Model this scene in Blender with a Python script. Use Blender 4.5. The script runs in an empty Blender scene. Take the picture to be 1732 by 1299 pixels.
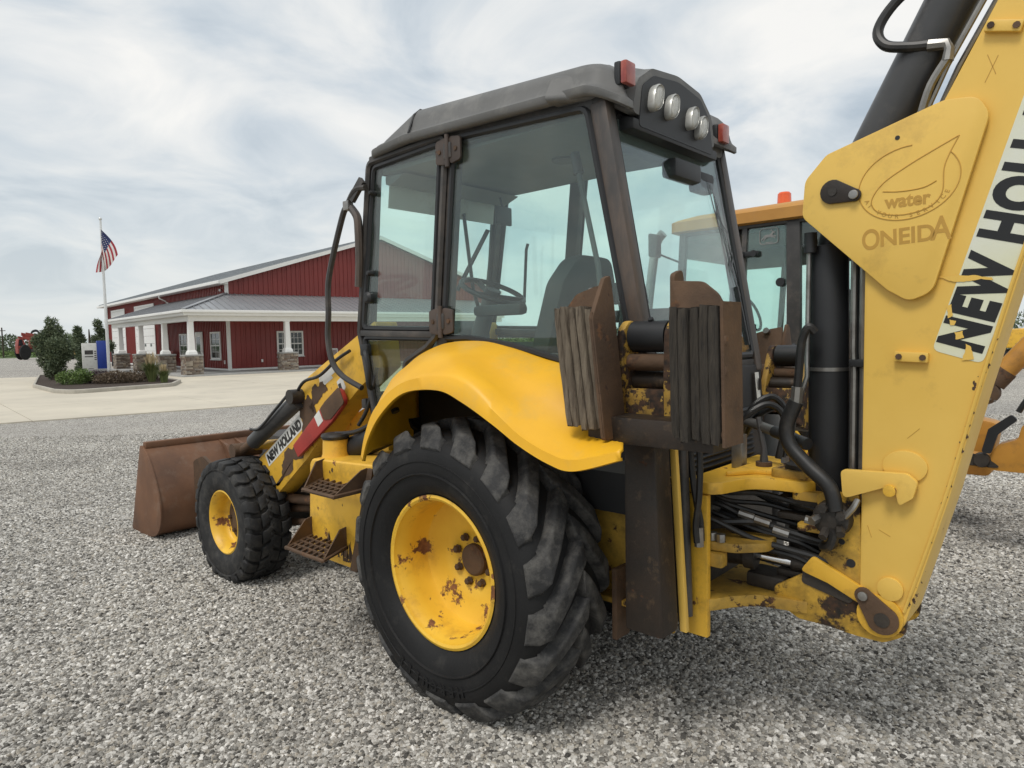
import bpy, bmesh, math, random
from mathutils import Vector, Matrix, Euler
random.seed(7)
R = math.radians
C = bpy.context.scene.collection
sc = bpy.context.scene

# ------------------------------------------------------------------ camera
cd = bpy.data.cameras.new('camera'); cam = bpy.data.objects.new('camera', cd); C.objects.link(cam)
cd.sensor_width = 36.0; cd.lens = 1150.0 / 1732.0 * 36.0; cd.clip_start = .05; cd.clip_end = 9000
mx, my, mz = Vector((.99981854, -.00128887, -.01900601)), Vector((.01904966, .06764611, .9975275)), Vector((0, -.99770855, .06765839))
cam.matrix_world = Matrix(((mx.x, my.x, mz.x, 0), (mx.y, my.y, mz.y, 0), (mx.z, my.z, mz.z, 1.752), (0, 0, 0, 1)))
sc.camera = cam

# ------------------------------------------------------------------ sky, sun, exposure
SUN_EL, SUN_AZ = R(58), R(215)          # azimuth clockwise from +Y: behind the camera, a little to the left
w = bpy.data.worlds.new('World'); sc.world = w; w.use_nodes = True
nt = w.node_tree; nt.nodes.clear()
def N(t, typ, **kw):
    n = t.nodes.new(typ)
    for k, v in kw.items():
        if k.startswith('i_'):
            n.inputs[int(k[2:]) if k[2:].isdigit() else k[2:]].default_value = v
        else: setattr(n, k, v)
    return n
def ramp(t, stops, interp='LINEAR'):
    n = t.nodes.new('ShaderNodeValToRGB'); cr = n.color_ramp; cr.interpolation = interp
    while len(cr.elements) < len(stops): cr.elements.new(.5)
    for e, (p, c) in zip(cr.elements, stops):
        e.position = p; e.color = (c, c, c, 1) if isinstance(c, (int, float)) else (*c, 1)
    return n
def L(t, a, b): t.links.new(a, b)
out = N(nt, 'ShaderNodeOutputWorld')
sky = N(nt, 'ShaderNodeTexSky', sky_type='NISHITA', sun_disc=False, sun_elevation=SUN_EL, sun_rotation=SUN_AZ, air_density=1.0, dust_density=3.0)
bg1 = N(nt, 'ShaderNodeBackground', i_1=.10); L(nt, sky.outputs[0], bg1.inputs[0])
tc = N(nt, 'ShaderNodeTexCoord'); sep = N(nt, 'ShaderNodeSeparateXYZ'); L(nt, tc.outputs['Generated'], sep.inputs[0])
zc = N(nt, 'ShaderNodeMath', operation='MAXIMUM', i_1=0.0); L(nt, sep.outputs[2], zc.inputs[0])
za = N(nt, 'ShaderNodeMath', operation='ADD', i_1=.26); L(nt, zc.outputs[0], za.inputs[0])
dx = N(nt, 'ShaderNodeMath', operation='DIVIDE'); L(nt, sep.outputs[0], dx.inputs[0]); L(nt, za.outputs[0], dx.inputs[1])
dy = N(nt, 'ShaderNodeMath', operation='DIVIDE'); L(nt, sep.outputs[1], dy.inputs[0]); L(nt, za.outputs[0], dy.inputs[1])
cmb = N(nt, 'ShaderNodeCombineXYZ'); L(nt, dx.outputs[0], cmb.inputs[0]); L(nt, dy.outputs[0], cmb.inputs[1])
n1 = N(nt, 'ShaderNodeTexNoise', i_Scale=2.3, i_Detail=9, i_Roughness=.54, i_Distortion=.6); L(nt, cmb.outputs[0], n1.inputs['Vector'])
n2 = N(nt, 'ShaderNodeTexNoise', i_Scale=.75, i_Detail=4, i_Roughness=.5, i_Distortion=.3); L(nt, cmb.outputs[0], n2.inputs['Vector'])
ad = N(nt, 'ShaderNodeMath', operation='MULTIPLY_ADD', i_1=.45); L(nt, n2.outputs[0], ad.inputs[0])
m3 = N(nt, 'ShaderNodeMath', operation='MULTIPLY', i_1=.55); L(nt, n1.outputs[0], m3.inputs[0]); L(nt, m3.outputs[0], ad.inputs[2])
cr = ramp(nt, [(.385, (.41, .475, .535)), (.455, (.555, .605, .645)), (.52, (.70, .718, .72)), (.60, (.83, .82, .79))]); L(nt, ad.outputs[0], cr.inputs[0])
hz = ramp(nt, [(0.0, 1.0), (.28, 0.0)]); L(nt, zc.outputs[0], hz.inputs[0])
mixh = N(nt, 'ShaderNodeMix', data_type='RGBA'); hm = N(nt, 'ShaderNodeMath', operation='MULTIPLY', i_1=.75); L(nt, hz.outputs[0], hm.inputs[0])
L(nt, hm.outputs[0], mixh.inputs[0]); L(nt, cr.outputs[0], mixh.inputs[6]); mixh.inputs[7].default_value = (.63, .67, .67, 1)
bg2 = N(nt, 'ShaderNodeBackground', i_1=1.0); L(nt, mixh.outputs[2], bg2.inputs[0])
mx_ = N(nt, 'ShaderNodeMixShader', i_0=.92); L(nt, bg1.outputs[0], mx_.inputs[1]); L(nt, bg2.outputs[0], mx_.inputs[2]); L(nt, mx_.outputs[0], out.inputs[0])
sd = bpy.data.lights.new('sun', 'SUN'); sd.energy = 1.5; sd.angle = R(18); sd.color = (1, .96, .9)
so = bpy.data.objects.new('sun', sd); C.objects.link(so)
sdir = Vector((math.sin(SUN_AZ) * math.cos(SUN_EL), math.cos(SUN_AZ) * math.cos(SUN_EL), math.sin(SUN_EL)))
so.rotation_euler = sdir.to_track_quat('Z', 'Y').to_euler(); so.location = (0, 0, 60)
vs = sc.view_settings; vs.view_transform = 'Standard'; vs.look = 'None'; vs.gamma = 1; vs.use_curve_mapping = False; vs.exposure = 0.26
sc.render.engine = 'CYCLES'; sc.cycles.use_denoising = True; sc.cycles.max_bounces = 10; sc.cycles.transparent_max_bounces = 24
sc.cycles.diffuse_bounces = 4; sc.cycles.glossy_bounces = 3; sc.cycles.caustics_reflective = False; sc.cycles.caustics_refractive = False

# ------------------------------------------------------------------ materials
def mat(name, col, rough=.5, metal=0.0, col2=None, vs_=4.0, var=.25, bump=0, bs=60, rust=0, rs=5, rsoft=.03, rcol=((.11, .045, .02), (.24, .10, .04)), dirt=0, dcol=(.05, .042, .035), ds=7, spec=.5, stretch=None, coat=0):
    m = bpy.data.materials.new(name); m.use_nodes = True; t = m.node_tree; p = t.nodes['Principled BSDF']
    p.inputs['Roughness'].default_value = rough; p.inputs['Metallic'].default_value = metal; p.inputs['Specular IOR Level'].default_value = spec
    p.inputs['Coat Weight'].default_value = coat
    co = N(t, 'ShaderNodeTexCoord').outputs['Object']
    if stretch:
        mp = N(t, 'ShaderNodeMapping'); mp.inputs['Scale'].default_value = stretch; L(t, co, mp.inputs[0]); co2 = mp.outputs[0]
    else: co2 = co
    c2 = col2 or tuple(c * (1 - var) for c in col)
    nz = N(t, 'ShaderNodeTexNoise', i_Scale=vs_, i_Detail=6, i_Roughness=.6); L(t, co2, nz.inputs['Vector'])
    r = ramp(t, [(.35, c2), (.65, col)]); L(t, nz.outputs[0], r.inputs[0]); c = r.outputs[0]; rg = None; hgt = []
    if dirt:
        nd = N(t, 'ShaderNodeTexNoise', i_Scale=ds, i_Detail=8, i_Roughness=.7); L(t, co2, nd.inputs['Vector'])
        rd = ramp(t, [(.62 - dirt * .35, 0.0), (.86 - dirt * .2, .85)]); L(t, nd.outputs[0], rd.inputs[0])
        mm = N(t, 'ShaderNodeMix', data_type='RGBA'); L(t, rd.outputs[0], mm.inputs[0]); L(t, c, mm.inputs[6]); mm.inputs[7].default_value = (*dcol, 1); c = mm.outputs[2]
    if rust:
        nr = N(t, 'ShaderNodeTexNoise', i_Scale=rs, i_Detail=10, i_Roughness=.68); L(t, co, nr.inputs['Vector'])
        th = .80 - .5 * rust
        rr = ramp(t, [(th, 0.0), (min(th + rsoft, 1), 1.0)]); L(t, nr.outputs[0], rr.inputs[0])
        nr2 = N(t, 'ShaderNodeTexNoise', i_Scale=35, i_Detail=4); L(t, co, nr2.inputs['Vector'])
        r3 = ramp(t, [(.35, rcol[0]), (.65, rcol[1])]); L(t, nr2.outputs[0], r3.inputs[0])
        mm = N(t, 'ShaderNodeMix', data_type='RGBA'); L(t, rr.outputs[0], mm.inputs[0]); L(t, c, mm.inputs[6]); L(t, r3.outputs[0], mm.inputs[7]); c = mm.outputs[2]
        rg = N(t, 'ShaderNodeMapRange', i_3=rough, i_4=.85); L(t, rr.outputs[0], rg.inputs[0]); L(t, rg.outputs[0], p.inputs['Roughness'])
        iv = N(t, 'ShaderNodeMath', operation='MULTIPLY', i_1=-.5); L(t, rr.outputs[0], iv.inputs[0]); hgt.append(iv.outputs[0])
    L(t, c, p.inputs['Base Color'])
    if bump:
        nb = N(t, 'ShaderNodeTexNoise', i_Scale=bs, i_Detail=6, i_Roughness=.6); L(t, co2, nb.inputs['Vector']); hgt.append(nb.outputs[0])
    if hgt:
        h = hgt[0]
        if len(hgt) > 1:
            a = N(t, 'ShaderNodeMath', operation='ADD'); L(t, hgt[0], a.inputs[0]); L(t, hgt[1], a.inputs[1]); h = a.outputs[0]
        b = N(t, 'ShaderNodeBump', i_Strength=min(1, bump or .4), i_Distance=.004 if not bump else .01); L(t, h, b.inputs['Height']); L(t, b.outputs[0], p.inputs['Normal'])
    return m
def glass(name, tint, ior=1.5, gl=1.0):
    m = bpy.data.materials.new(name); m.use_nodes = True; t = m.node_tree; t.nodes.clear()
    o = N(t, 'ShaderNodeOutputMaterial'); tr = N(t, 'ShaderNodeBsdfTransparent'); tr.inputs[0].default_value = (*tint, 1)
    g = N(t, 'ShaderNodeBsdfGlossy', i_Roughness=.02); g.inputs[0].default_value = (gl, gl, gl, 1)
    lw = N(t, 'ShaderNodeLayerWeight', i_0=.5); pw = N(t, 'ShaderNodeMath', operation='POWER', i_1=4.0); L(t, lw.outputs['Facing'], pw.inputs[0]); f = N(t, 'ShaderNodeMath', operation='MULTIPLY_ADD', i_1=.8, i_2=.045); L(t, pw.outputs[0], f.inputs[0]); mx = N(t, 'ShaderNodeMixShader'); L(t, f.outputs[0], mx.inputs[0]); L(t, tr.outputs[0], mx.inputs[1]); L(t, g.outputs[0], mx.inputs[2])
    df = N(t, 'ShaderNodeBsdfDiffuse'); df.inputs[0].default_value = (.62, .66, .64, 1); m2 = N(t, 'ShaderNodeMixShader'); nz = N(t, 'ShaderNodeTexNoise', i_Scale=3.0, i_Detail=6); L(t, N(t, 'ShaderNodeTexCoord').outputs['Object'], nz.inputs['Vector']); rr = ramp(t, [(.3, .003), (.75, .028)]); L(t, nz.outputs[0], rr.inputs[0]); L(t, rr.outputs[0], m2.inputs[0]); L(t, mx.outputs[0], m2.inputs[1]); L(t, df.outputs[0], m2.inputs[2]); L(t, m2.outputs[0], o.inputs[0])  # faint pale diffuse mixed in to imitate reflected haze on the glass
    return m
YEL = (.80, .475, .05)
M = dict(
 fender=mat('fender_plastic', (.87, .47, .018), .46, col2=(.79, .415, .018), vs_=3, dirt=.26, dcol=(.66, .40, .075), ds=5, bump=.06, bs=160),
 yel=mat('yellow_paint', YEL, .45, col2=(.70, .40, .04), vs_=2.2, rust=.32, rs=9, dirt=.34, dcol=(.22, .12, .035)),
 boom=mat('faded_yellow_paint', (.82, .545, .125), .42, col2=(.74, .47, .09), vs_=1.1, rust=.20, rs=6, dirt=.12, dcol=(.40, .24, .06), ds=3),
 rim=mat('rim_yellow_paint', (.84, .52, .05), .45, col2=(.76, .44, .035), vs_=4, rust=.46, rs=6.5, dirt=.25, dcol=(.4, .2, .04)),
 fork=mat('rusted_fork_paint', (.60, .37, .06), .6, col2=(.30, .17, .03), vs_=5, rust=.66, rs=8, rcol=((.018, .013, .01), (.075, .038, .02)), dirt=.4, bump=.2, bs=50),
 cast=mat('greasy_casting_paint', (.72, .43, .05), .5, col2=(.50, .29, .035), vs_=4, rust=.56, rs=7, rsoft=.06, rcol=((.016, .013, .01), (.06, .03, .016)), dirt=.62, dcol=(.05, .035, .015), ds=6, bump=.12, bs=60),
 worn=mat('worn_yellow_paint', (.64, .40, .065), .55, col2=(.42, .24, .035), vs_=3.5, rust=.46, rs=8, rcol=((.03, .02, .014), (.12, .055, .025)), dirt=.55, dcol=(.04, .026, .014), bump=.1, bs=50),
 greasy=mat('grease_black', (.022, .019, .016), .55, col2=(.045, .036, .028), vs_=9, bump=.3, bs=60, rust=.22, rs=9),
 dark=mat('dark_grey_frame', (.055, .052, .05), .5, col2=(.035, .033, .032), vs_=5, dirt=.35, dcol=(.13, .105, .085), ds=5),
 pillar=mat('weathered_pillar_paint', (.075, .066, .06), .5, col2=(.05, .046, .044), vs_=6, dirt=.45, dcol=(.16, .11, .08), ds=4, stretch=(2, 2, .5)),
 roof=mat('grey_roof_plastic', (.145, .145, .142), .6, col2=(.115, .115, .112), vs_=3, dirt=.30, dcol=(.23, .225, .21), bump=.08, bs=300),
 black=mat('black_plastic', (.018, .019, .021), .5, var=.3, bump=.05, bs=200),
 hose=mat('black_rubber_hose', (.02, .02, .02), .45, var=.3, dirt=.3, dcol=(.07, .06, .05)),
 cyl=mat('charcoal_cylinder_paint', (.055, .055, .056), .38, col2=(.04, .04, .041), vs_=3, dirt=.2, dcol=(.11, .10, .09), bump=.03, bs=150),
 steel=mat('dull_steel', (.36, .35, .33), .38, .85, vs_=12, dirt=.3, dcol=(.08, .06, .05)),
 chrome=mat('chrome_rod', (.75, .75, .75), .12, 1.0, var=.05),
 rusty=mat('rusty_steel', (.115, .066, .036), .8, col2=(.07, .042, .025), vs_=7, bump=.25, bs=70, rust=.42, rs=10, rcol=((.05, .03, .02), (.155, .075, .034))),
 brownsteel=mat('brown_painted_steel', (.028, .0175, .011), .5, col2=(.015, .011, .008), vs_=6, rust=.38, rs=9, rcol=((.035, .018, .010), (.085, .040, .02)), bump=.15, bs=60, dirt=.2, dcol=(.16, .10, .05), ds=16),
 bucket=mat('rusty_bucket_steel', (.185, .088, .044), .62, col2=(.11, .055, .031), vs_=2.6, bump=.12, bs=40, rust=.30, rs=3.2, rsoft=.12, rcol=((.10, .05, .033), (.22, .12, .075)), dirt=.2, dcol=(.20, .14, .10)),
 tyre=mat('tyre_rubber', (.0085, .0085, .009), .62, col2=(.013, .013, .0135), vs_=4, dirt=.16, dcol=(.05, .047, .042), ds=7, bump=.15, bs=90, spec=.3),
 tread=mat('worn_tread_rubber', (.036, .036, .037), .78, col2=(.013, .013, .0135), vs_=4, dirt=.55, dcol=(.15, .143, .13), ds=11, bump=.45, bs=70),
 ftyre=mat('front_tyre_rubber', (.015, .015, .0155), .7, col2=(.009, .009, .0095), vs_=6, dirt=.42, dcol=(.075, .07, .062), ds=12, bump=.2, bs=90),
 wood=mat('weathered_grey_wood', (.22, .18, .13), .85, col2=(.085, .064, .045), vs_=14, stretch=(6, 6, .6), bump=.9, bs=45, dirt=.35, dcol=(.05, .038, .028)),
 wood2=mat('dark_tarred_wood', (.06, .049, .036), .85, col2=(.018, .015, .012), vs_=14, stretch=(6, 6, .6), bump=.9, bs=45, dirt=.4, dcol=(.02, .017, .014)),
 glass=glass('tinted_cab_glass', (.90, .98, .958)),
 dglass=glass('lower_door_glass', (.80, .84, .74)),
 interior=mat('interior_grey', (.10, .105, .105), .7, var=.2),
 liner=mat('headliner_grey', (.20, .21, .205), .85, var=.12, bump=.1, bs=90),
 seat=mat('seat_fabric', (.05, .055, .055), .9, var=.3, bump=.2, bs=200),
 lamp=mat('work_lamp_lens', (.62, .61, .56), .12, .25, col2=(.42, .41, .37), vs_=30, stretch=(1, 9, 1), bump=.5, bs=30),
 amber=mat('amber_lens', (.40, .085, .05), .3, col2=(.27, .04, .03), vs_=18, coat=.5),
 lampring=mat('lamp_ring', (.50, .50, .47), .3, .3, var=.2),
 orange=mat('orange_beacon', (.85, .13, .015), .2, col2=(.7, .09, .01), vs_=8, coat=.6),
 red=mat('red_paint', (.42, .045, .035), .45, col2=(.33, .03, .025), vs_=5, rust=.22, rs=8, dirt=.2),
 coral=mat('coral_red_reflector', (.95, .13, .06), .5, var=.05),
 white=mat('white_decal', (.74, .74, .70), .45, var=.08, dirt=.25, dcol=(.4, .37, .3)),
 decal=mat('pale_decal_film', (.70, .72, .64), .4, col2=(.68, .68, .46), vs_=2.2, dirt=.1, dcol=(.55, .42, .12)),
 ink=mat('black_decal_ink', (.012, .012, .013), .28, var=.3),
 ghost=mat('ghost_lettering', (.53, .30, .05), .5, var=.12),
 green=mat('green_sticker', (.06, .32, .12), .5, var=.1),
 jdyel=mat('orange_yellow_paint', (.56, .27, .04), .5, col2=(.46, .21, .035), vs_=3, rust=.25, rs=7, dirt=.3, dcol=(.2, .11, .04)),
 jdroof=mat('faded_orange_roof', (.52, .26, .055), .6, col2=(.44, .21, .042), vs_=2, dirt=.2, dcol=(.4, .22, .08)),
 siding=mat('red_metal_siding', (.245, .034, .028), .42, col2=(.21, .028, .024), vs_=.8, dirt=.1, dcol=(.26, .06, .05)),
 trim=mat('white_trim', (.80, .80, .78), .45, var=.04, dirt=.1, dcol=(.6, .6, .57)),
 metalroof=mat('grey_standing_seam', (.34, .345, .355), .36, .35, col2=(.29, .295, .31), vs_=.6),
 mroof=mat('main_roof_steel', (.34, .36, .375), .4, .35, vs_=.6, var=.1),
 winglass=mat('dark_window_glass', (.03, .04, .045), .06, var=.4, spec=.8),
 hinge=mat('brown_grey_hinge', (.085, .062, .05), .6, col2=(.055, .042, .036), vs_=9, rust=.34, rs=14, rcol=((.05, .03, .02), (.14, .065, .035))),
 stone=[mat('ledge_stone', c, .85, var=.35, vs_=9, bump=.4, bs=25) for c in ((.30, .24, .18), (.23, .19, .155), (.36, .31, .25), (.19, .14, .11), (.28, .25, .22))],
 mortar=mat('mortar', (.22, .21, .19), .9),
 slab=mat('porch_concrete', (.36, .36, .35), .8, var=.15, bump=.1, bs=30),
 kerb=mat('kerb_concrete', (.46, .43, .37), .85, var=.2, vs_=2, bump=.15, bs=30, dirt=.2, dcol=(.25, .22, .18)),
 mulch=mat('mulch', (.055, .035, .024), .95, var=.5, vs_=20, bump=.8, bs=40),
 pole=mat('pole_aluminium', (.72, .73, .73), .35, .4, var=.05),
 blue=mat('blue_sign_panel', (.02, .055, .33), .4, var=.1),
 bark=mat('bark', (.07, .055, .04), .9, var=.4, vs_=15),
 farred=mat('faded_red_paint', (.34, .06, .045), .5, var=.3, vs_=2),
 skin=mat('flat_grey', (.3, .3, .3), .8),
)
def leafmat(name, a, b):
    m = bpy.data.materials.new(name); m.use_nodes = True; t = m.node_tree; p = t.nodes['Principled BSDF']; p.inputs['Roughness'].default_value = .6
    g = N(t, 'ShaderNodeNewGeometry'); r = ramp(t, [(0, a), (1, b)]); L(t, g.outputs['Random Per Island'], r.inputs[0]); L(t, r.outputs[0], p.inputs['Base Color'])
    return m
M['conifer'] = leafmat('conifer_needles', (.05, .078, .042), (.16, .195, .105))
M['bright'] = leafmat('light_green_leaves', (.05, .10, .02), (.15, .22, .05))
M['purple'] = leafmat('purple_leaves', (.03, .014, .02), (.085, .045, .055))
M['brownleaf'] = leafmat('russet_leaves', (.07, .05, .028), (.17, .12, .075))
M['straw'] = leafmat('straw_plumes', (.30, .23, .12), (.52, .42, .26))
M['blade'] = leafmat('grass_blades', (.06, .10, .025), (.20, .22, .08))
M['hedge'] = leafmat('hedge_leaves', (.06, .085, .05), (.15, .19, .10))

# ------------------------------------------------------------------ mesh helpers
class B:
    def __init__(s): s.bm = bmesh.new()
    def _f(s, vs, fs):
        v = [s.bm.verts.new(p) for p in vs]
        for f in fs:
            try: s.bm.faces.new([v[i] for i in f])
            except ValueError: pass
        return s
    def box(s, a, b):
        (x0, y0, z0), (x1, y1, z1) = a, b
        return s._f([(x, y, z) for x in (x0, x1) for y in (y0, y1) for z in (z0, z1)], [(0, 1, 3, 2), (4, 6, 7, 5), (0, 4, 5, 1), (2, 3, 7, 6), (0, 2, 6, 4), (1, 5, 7, 3)])
    def hexa(s, p8): # 4 bottom + 4 top
        return s._f(p8, [(3, 2, 1, 0), (4, 5, 6, 7), (0, 1, 5, 4), (1, 2, 6, 5), (2, 3, 7, 6), (3, 0, 4, 7)])
    def beam(s, p0, p1, w, d, side=(0, 1, 0)):
        p0, p1 = Vector(p0), Vector(p1); t = (p1 - p0).normalized(); sd = Vector(side); sd = (sd - t * sd.dot(t)).normalized(); u = t.cross(sd)
        a, b = sd * w / 2, u * d / 2
        return s.hexa([p0 - a - b, p0 + a - b, p0 + a + b, p0 - a + b, p1 - a - b, p1 + a - b, p1 + a + b, p1 - a + b])
    def prism(s, pts, ax, a0, a1):
        def P(p, v): return (v, p[0], p[1]) if ax == 'x' else (p[0], v, p[1]) if ax == 'y' else (p[0], p[1], v)
        n = len(pts); vs = [P(p, a0) for p in pts] + [P(p, a1) for p in pts]
        return s._f(vs, [tuple(range(n))[::-1], tuple(range(n, 2 * n))] + [(i, (i + 1) % n, n + (i + 1) % n, n + i) for i in range(n)])
    def rings(s, rs, closed=True, cap0=True, cap1=True):
        n = len(rs[0]); vs = [p for r in rs for p in r]; fs = []
        for k in range(len(rs) - 1):
            for i in range(n if closed else n - 1):
                j = (i + 1) % n; fs.append((k * n + i, k * n + j, (k + 1) * n + j, (k + 1) * n + i))
        if cap0: fs.append(tuple(range(n))[::-1])
        if cap1: fs.append(tuple(range((len(rs) - 1) * n, len(rs) * n)))
        return s._f(vs, fs)
    def cyl(s, p0, p1, r0, r1=None, n=20):
        r1 = r0 if r1 is None else r1; p0, p1 = Vector(p0), Vector(p1); t = (p1 - p0).normalized()
        u = t.orthogonal().normalized(); v = t.cross(u)
        return s.rings([[p + (u * math.cos(2 * math.pi * i / n) + v * math.sin(2 * math.pi * i / n)) * r for i in range(n)] for p, r in ((p0, r0), (p1, r1))])
    def tube(s, path, r, n=10, closed=False):
        P = [Vector(p) for p in path]; m = len(P); rs = []; u = None
        for i in range(m):
            t = (P[(i + 1) % m] - P[i - 1]) if closed else (P[min(i + 1, m - 1)] - P[max(i - 1, 0)]); t.normalize()
            u = t.orthogonal().normalized() if u is None else (u - t * u.dot(t)).normalized()
            v = t.cross(u); rr = r[i] if isinstance(r, (list, tuple)) else r
            rs.append([P[i] + (u * math.cos(2 * math.pi * k / n) + v * math.sin(2 * math.pi * k / n)) * rr for k in range(n)])
        if closed: rs.append(rs[0])
        return s.rings(rs, cap0=not closed, cap1=not closed)
    def lathe(s, prof, c=(0, 0, 0), n=48, ax='y', cap=True):   # profile of (axial, radius)
        rs = []
        for a, r in prof:
            ring = []
            for i in range(n):
                th = 2 * math.pi * i / n; q, p = r * math.cos(th), r * math.sin(th)
                ring.append((c[0] + q, c[1] + a, c[2] + p) if ax == 'y' else (c[0] + q, c[1] + p, c[2] + a) if ax == 'z' else (c[0] + a, c[1] + q, c[2] + p))
            rs.append(ring)
        return s.rings(rs, cap0=cap, cap1=cap)
    def ball(s, c, r, sx=1, sy=1, sz=1, n=14):
        c = Vector(c); rs = []
        for k in range(1, n // 2):
            ph = math.pi * k / (n // 2)
            rs.append([c + Vector((r * sx * math.sin(ph) * math.cos(2 * math.pi * i / n), r * sy * math.sin(ph) * math.sin(2 * math.pi * i / n), r * sz * math.cos(ph))) for i in range(n)])
        return s.rings(rs)
    def build(s, name, m, parent=None, bevel=0, seg=2, smooth=35, loc=None):
        bm = s.bm; bmesh.ops.remove_doubles(bm, verts=bm.verts, dist=1e-5); bmesh.ops.recalc_face_normals(bm, faces=bm.faces)
        if bevel:
            es = [e for e in bm.edges if len(e.link_faces) == 2 and e.calc_face_angle(0) > R(28)]
            bmesh.ops.bevel(bm, geom=es, offset=bevel, segments=seg, affect='EDGES', profile=.6, clamp_overlap=True)
        me = bpy.data.meshes.new(name); bm.to_mesh(me); bm.free()
        if smooth:
            for p in me.polygons: p.use_smooth = True
            me.set_sharp_from_angle(angle=R(smooth))
        o = bpy.data.objects.new(name, me); C.objects.link(o)
        if m: me.materials.append(m)
        if parent: o.parent = parent
        if loc: o.location = loc
        return o
def rnd(pts, r, n=5):
    o = []; m = len(pts)
    for i, p in enumerate(pts):
        rr = r[i] if isinstance(r, (list, tuple)) else r
        a, b = Vector(pts[i - 1]), Vector(pts[(i + 1) % m]); p = Vector(p); u, v = (a - p), (b - p); lu, lv = u.length, v.length
        if rr <= 0: o.append(tuple(p)); continue
        u /= lu; v /= lv; ang = math.acos(max(-1, min(1, u.dot(v)))); d = min(rr / max(math.tan(ang / 2), .05), lu * .48, lv * .48)
        s_, e_ = p + u * d, p + v * d
        for k in range(n + 1):
            t = k / n; o.append(tuple(s_ * (1 - t) ** 2 + p * 2 * t * (1 - t) + e_ * t * t))
    return o
def cat(P, k=6):
    P = [Vector(p) for p in P]; o = []
    for i in range(len(P) - 1):
        a, b, c, d = P[max(i - 1, 0)], P[i], P[i + 1], P[min(i + 2, len(P) - 1)]
        for j in range(k):
            t = j / k; o.append(.5 * ((2 * b) + (c - a) * t + (2 * a - 5 * b + 4 * c - d) * t * t + (3 * b - a - 3 * c + d) * t ** 3))
    return o + [P[-1]]
def jag(pts, amp, n=3, seed=0):
    rg = random.Random(seed + int(1000 * abs(pts[0][0]))); P = [Vector(p) for p in pts]
    for it in range(n):
        Q = []
        for a, b in zip(P, P[1:] + P[:1]):
            d = b - a; m_ = (a + b) / 2 + Vector((-d.y, d.x)) * rg.uniform(-amp, amp); Q += [a, m_]
        P = Q
    return [tuple(p) for p in P]
def thing(name, label, category, loc=(0, 0, 0), rz=0, group=None):
    o = bpy.data.objects.new(name, None); C.objects.link(o); o.location = loc; o.rotation_euler = (0, 0, rz); o.empty_display_size = .2
    o['label'] = label; o['category'] = category
    if group: o['group'] = group
    return o
def tag(o, label, category, group=None):
    o['label'] = label; o['category'] = category
    if group: o['group'] = group
    return o
def part(name, parent, label=None):
    o = bpy.data.objects.new(name, None); C.objects.link(o); o.parent = parent; o.empty_display_size = .1
    if label: o['label'] = label
    return o
def dup(o, parent=None, loc=None, rot=None):
    c = o.copy(); C.objects.link(c)
    if parent is not None: c.parent = parent
    if loc is not None: c.location = loc
    if rot is not None: c.rotation_euler = rot
    for ch in list(o.children): dup(ch, c)
    return c
def struct(o): o['kind'] = 'structure'; return o
def text(body, size, m, name, parent, mtx, bold=0, sx=1.0, depth=.0006, align='LEFT', shear=0, sp=1.0):
    cu = bpy.data.curves.new(name, 'FONT'); cu.body = body; cu.size = size; cu.offset = bold; cu.extrude = depth; cu.align_x = align; cu.shear = shear; cu.resolution_u = 6; cu.space_character = sp
    o = bpy.data.objects.new(name, cu); C.objects.link(o); bpy.context.view_layer.update()
    me = bpy.data.meshes.new_from_object(o.evaluated_get(bpy.context.evaluated_depsgraph_get())); bpy.data.objects.remove(o)
    o = bpy.data.objects.new(name, me); C.objects.link(o); me.transform(mtx @ Matrix.Diagonal((sx, 1, 1, 1))); me.materials.clear(); me.materials.append(m); o.parent = parent
    return o
def frame(o, x, y):  # matrix from origin, x dir, y dir
    x = Vector(x).normalized(); y = Vector(y); y = (y - x * y.dot(x)).normalized(); z = x.cross(y)
    return Matrix(((x.x, y.x, z.x, o[0]), (x.y, y.y, z.y, o[1]), (x.z, y.z, z.z, o[2]), (0, 0, 0, 1)))

# ------------------------------------------------------------------ ground
def sheet(name, pts, z, m):
    b = B(); b._f([(x, y, z) for x, y in pts], [tuple(range(len(pts)))]); return struct(b.build(name, m, smooth=0))
def groundmat(name, stops, scale, big, bump, vor=True, bigs=.25, bd=.012):
    m = bpy.data.materials.new(name); m.use_nodes = True; t = m.node_tree; p = t.nodes['Principled BSDF']; p.inputs['Roughness'].default_value = .9; p.inputs['Specular IOR Level'].default_value = .25
    co = N(t, 'ShaderNodeTexCoord').outputs['Object']
    v = N(t, 'ShaderNodeTexVoronoi', i_Scale=scale); L(t, co, v.inputs['Vector'])
    sp = N(t, 'ShaderNodeSeparateColor'); L(t, v.outputs['Color'], sp.inputs[0]); r = ramp(t, stops); L(t, sp.outputs[0], r.inputs[0])
    nb = N(t, 'ShaderNodeTexNoise', i_Scale=bigs, i_Detail=7, i_Roughness=.6); L(t, co, nb.inputs['Vector']); rb = ramp(t, [(.35, big[0]), (.65, big[1])]); L(t, nb.outputs[0], rb.inputs[0])
    mm = N(t, 'ShaderNodeMix', data_type='RGBA', blend_type='MULTIPLY'); mm.inputs[0].default_value = 1; L(t, r.outputs[0], mm.inputs[6]); L(t, rb.outputs[0], mm.inputs[7]); L(t, mm.outputs[2], p.inputs['Base Color'])
    b = N(t, 'ShaderNodeBump', i_Strength=bump, i_Distance=bd, invert=True); L(t, v.outputs['Distance'], b.inputs['Height']); L(t, b.outputs[0], p.inputs['Normal'])
    return m
PEB = [(0, (.09, .083, .075)), (.3, (.27, .25, .222)), (.62, (.43, .408, .37)), (.88, (.57, .55, .51)), (1, (.74, .72, .68))]
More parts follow.
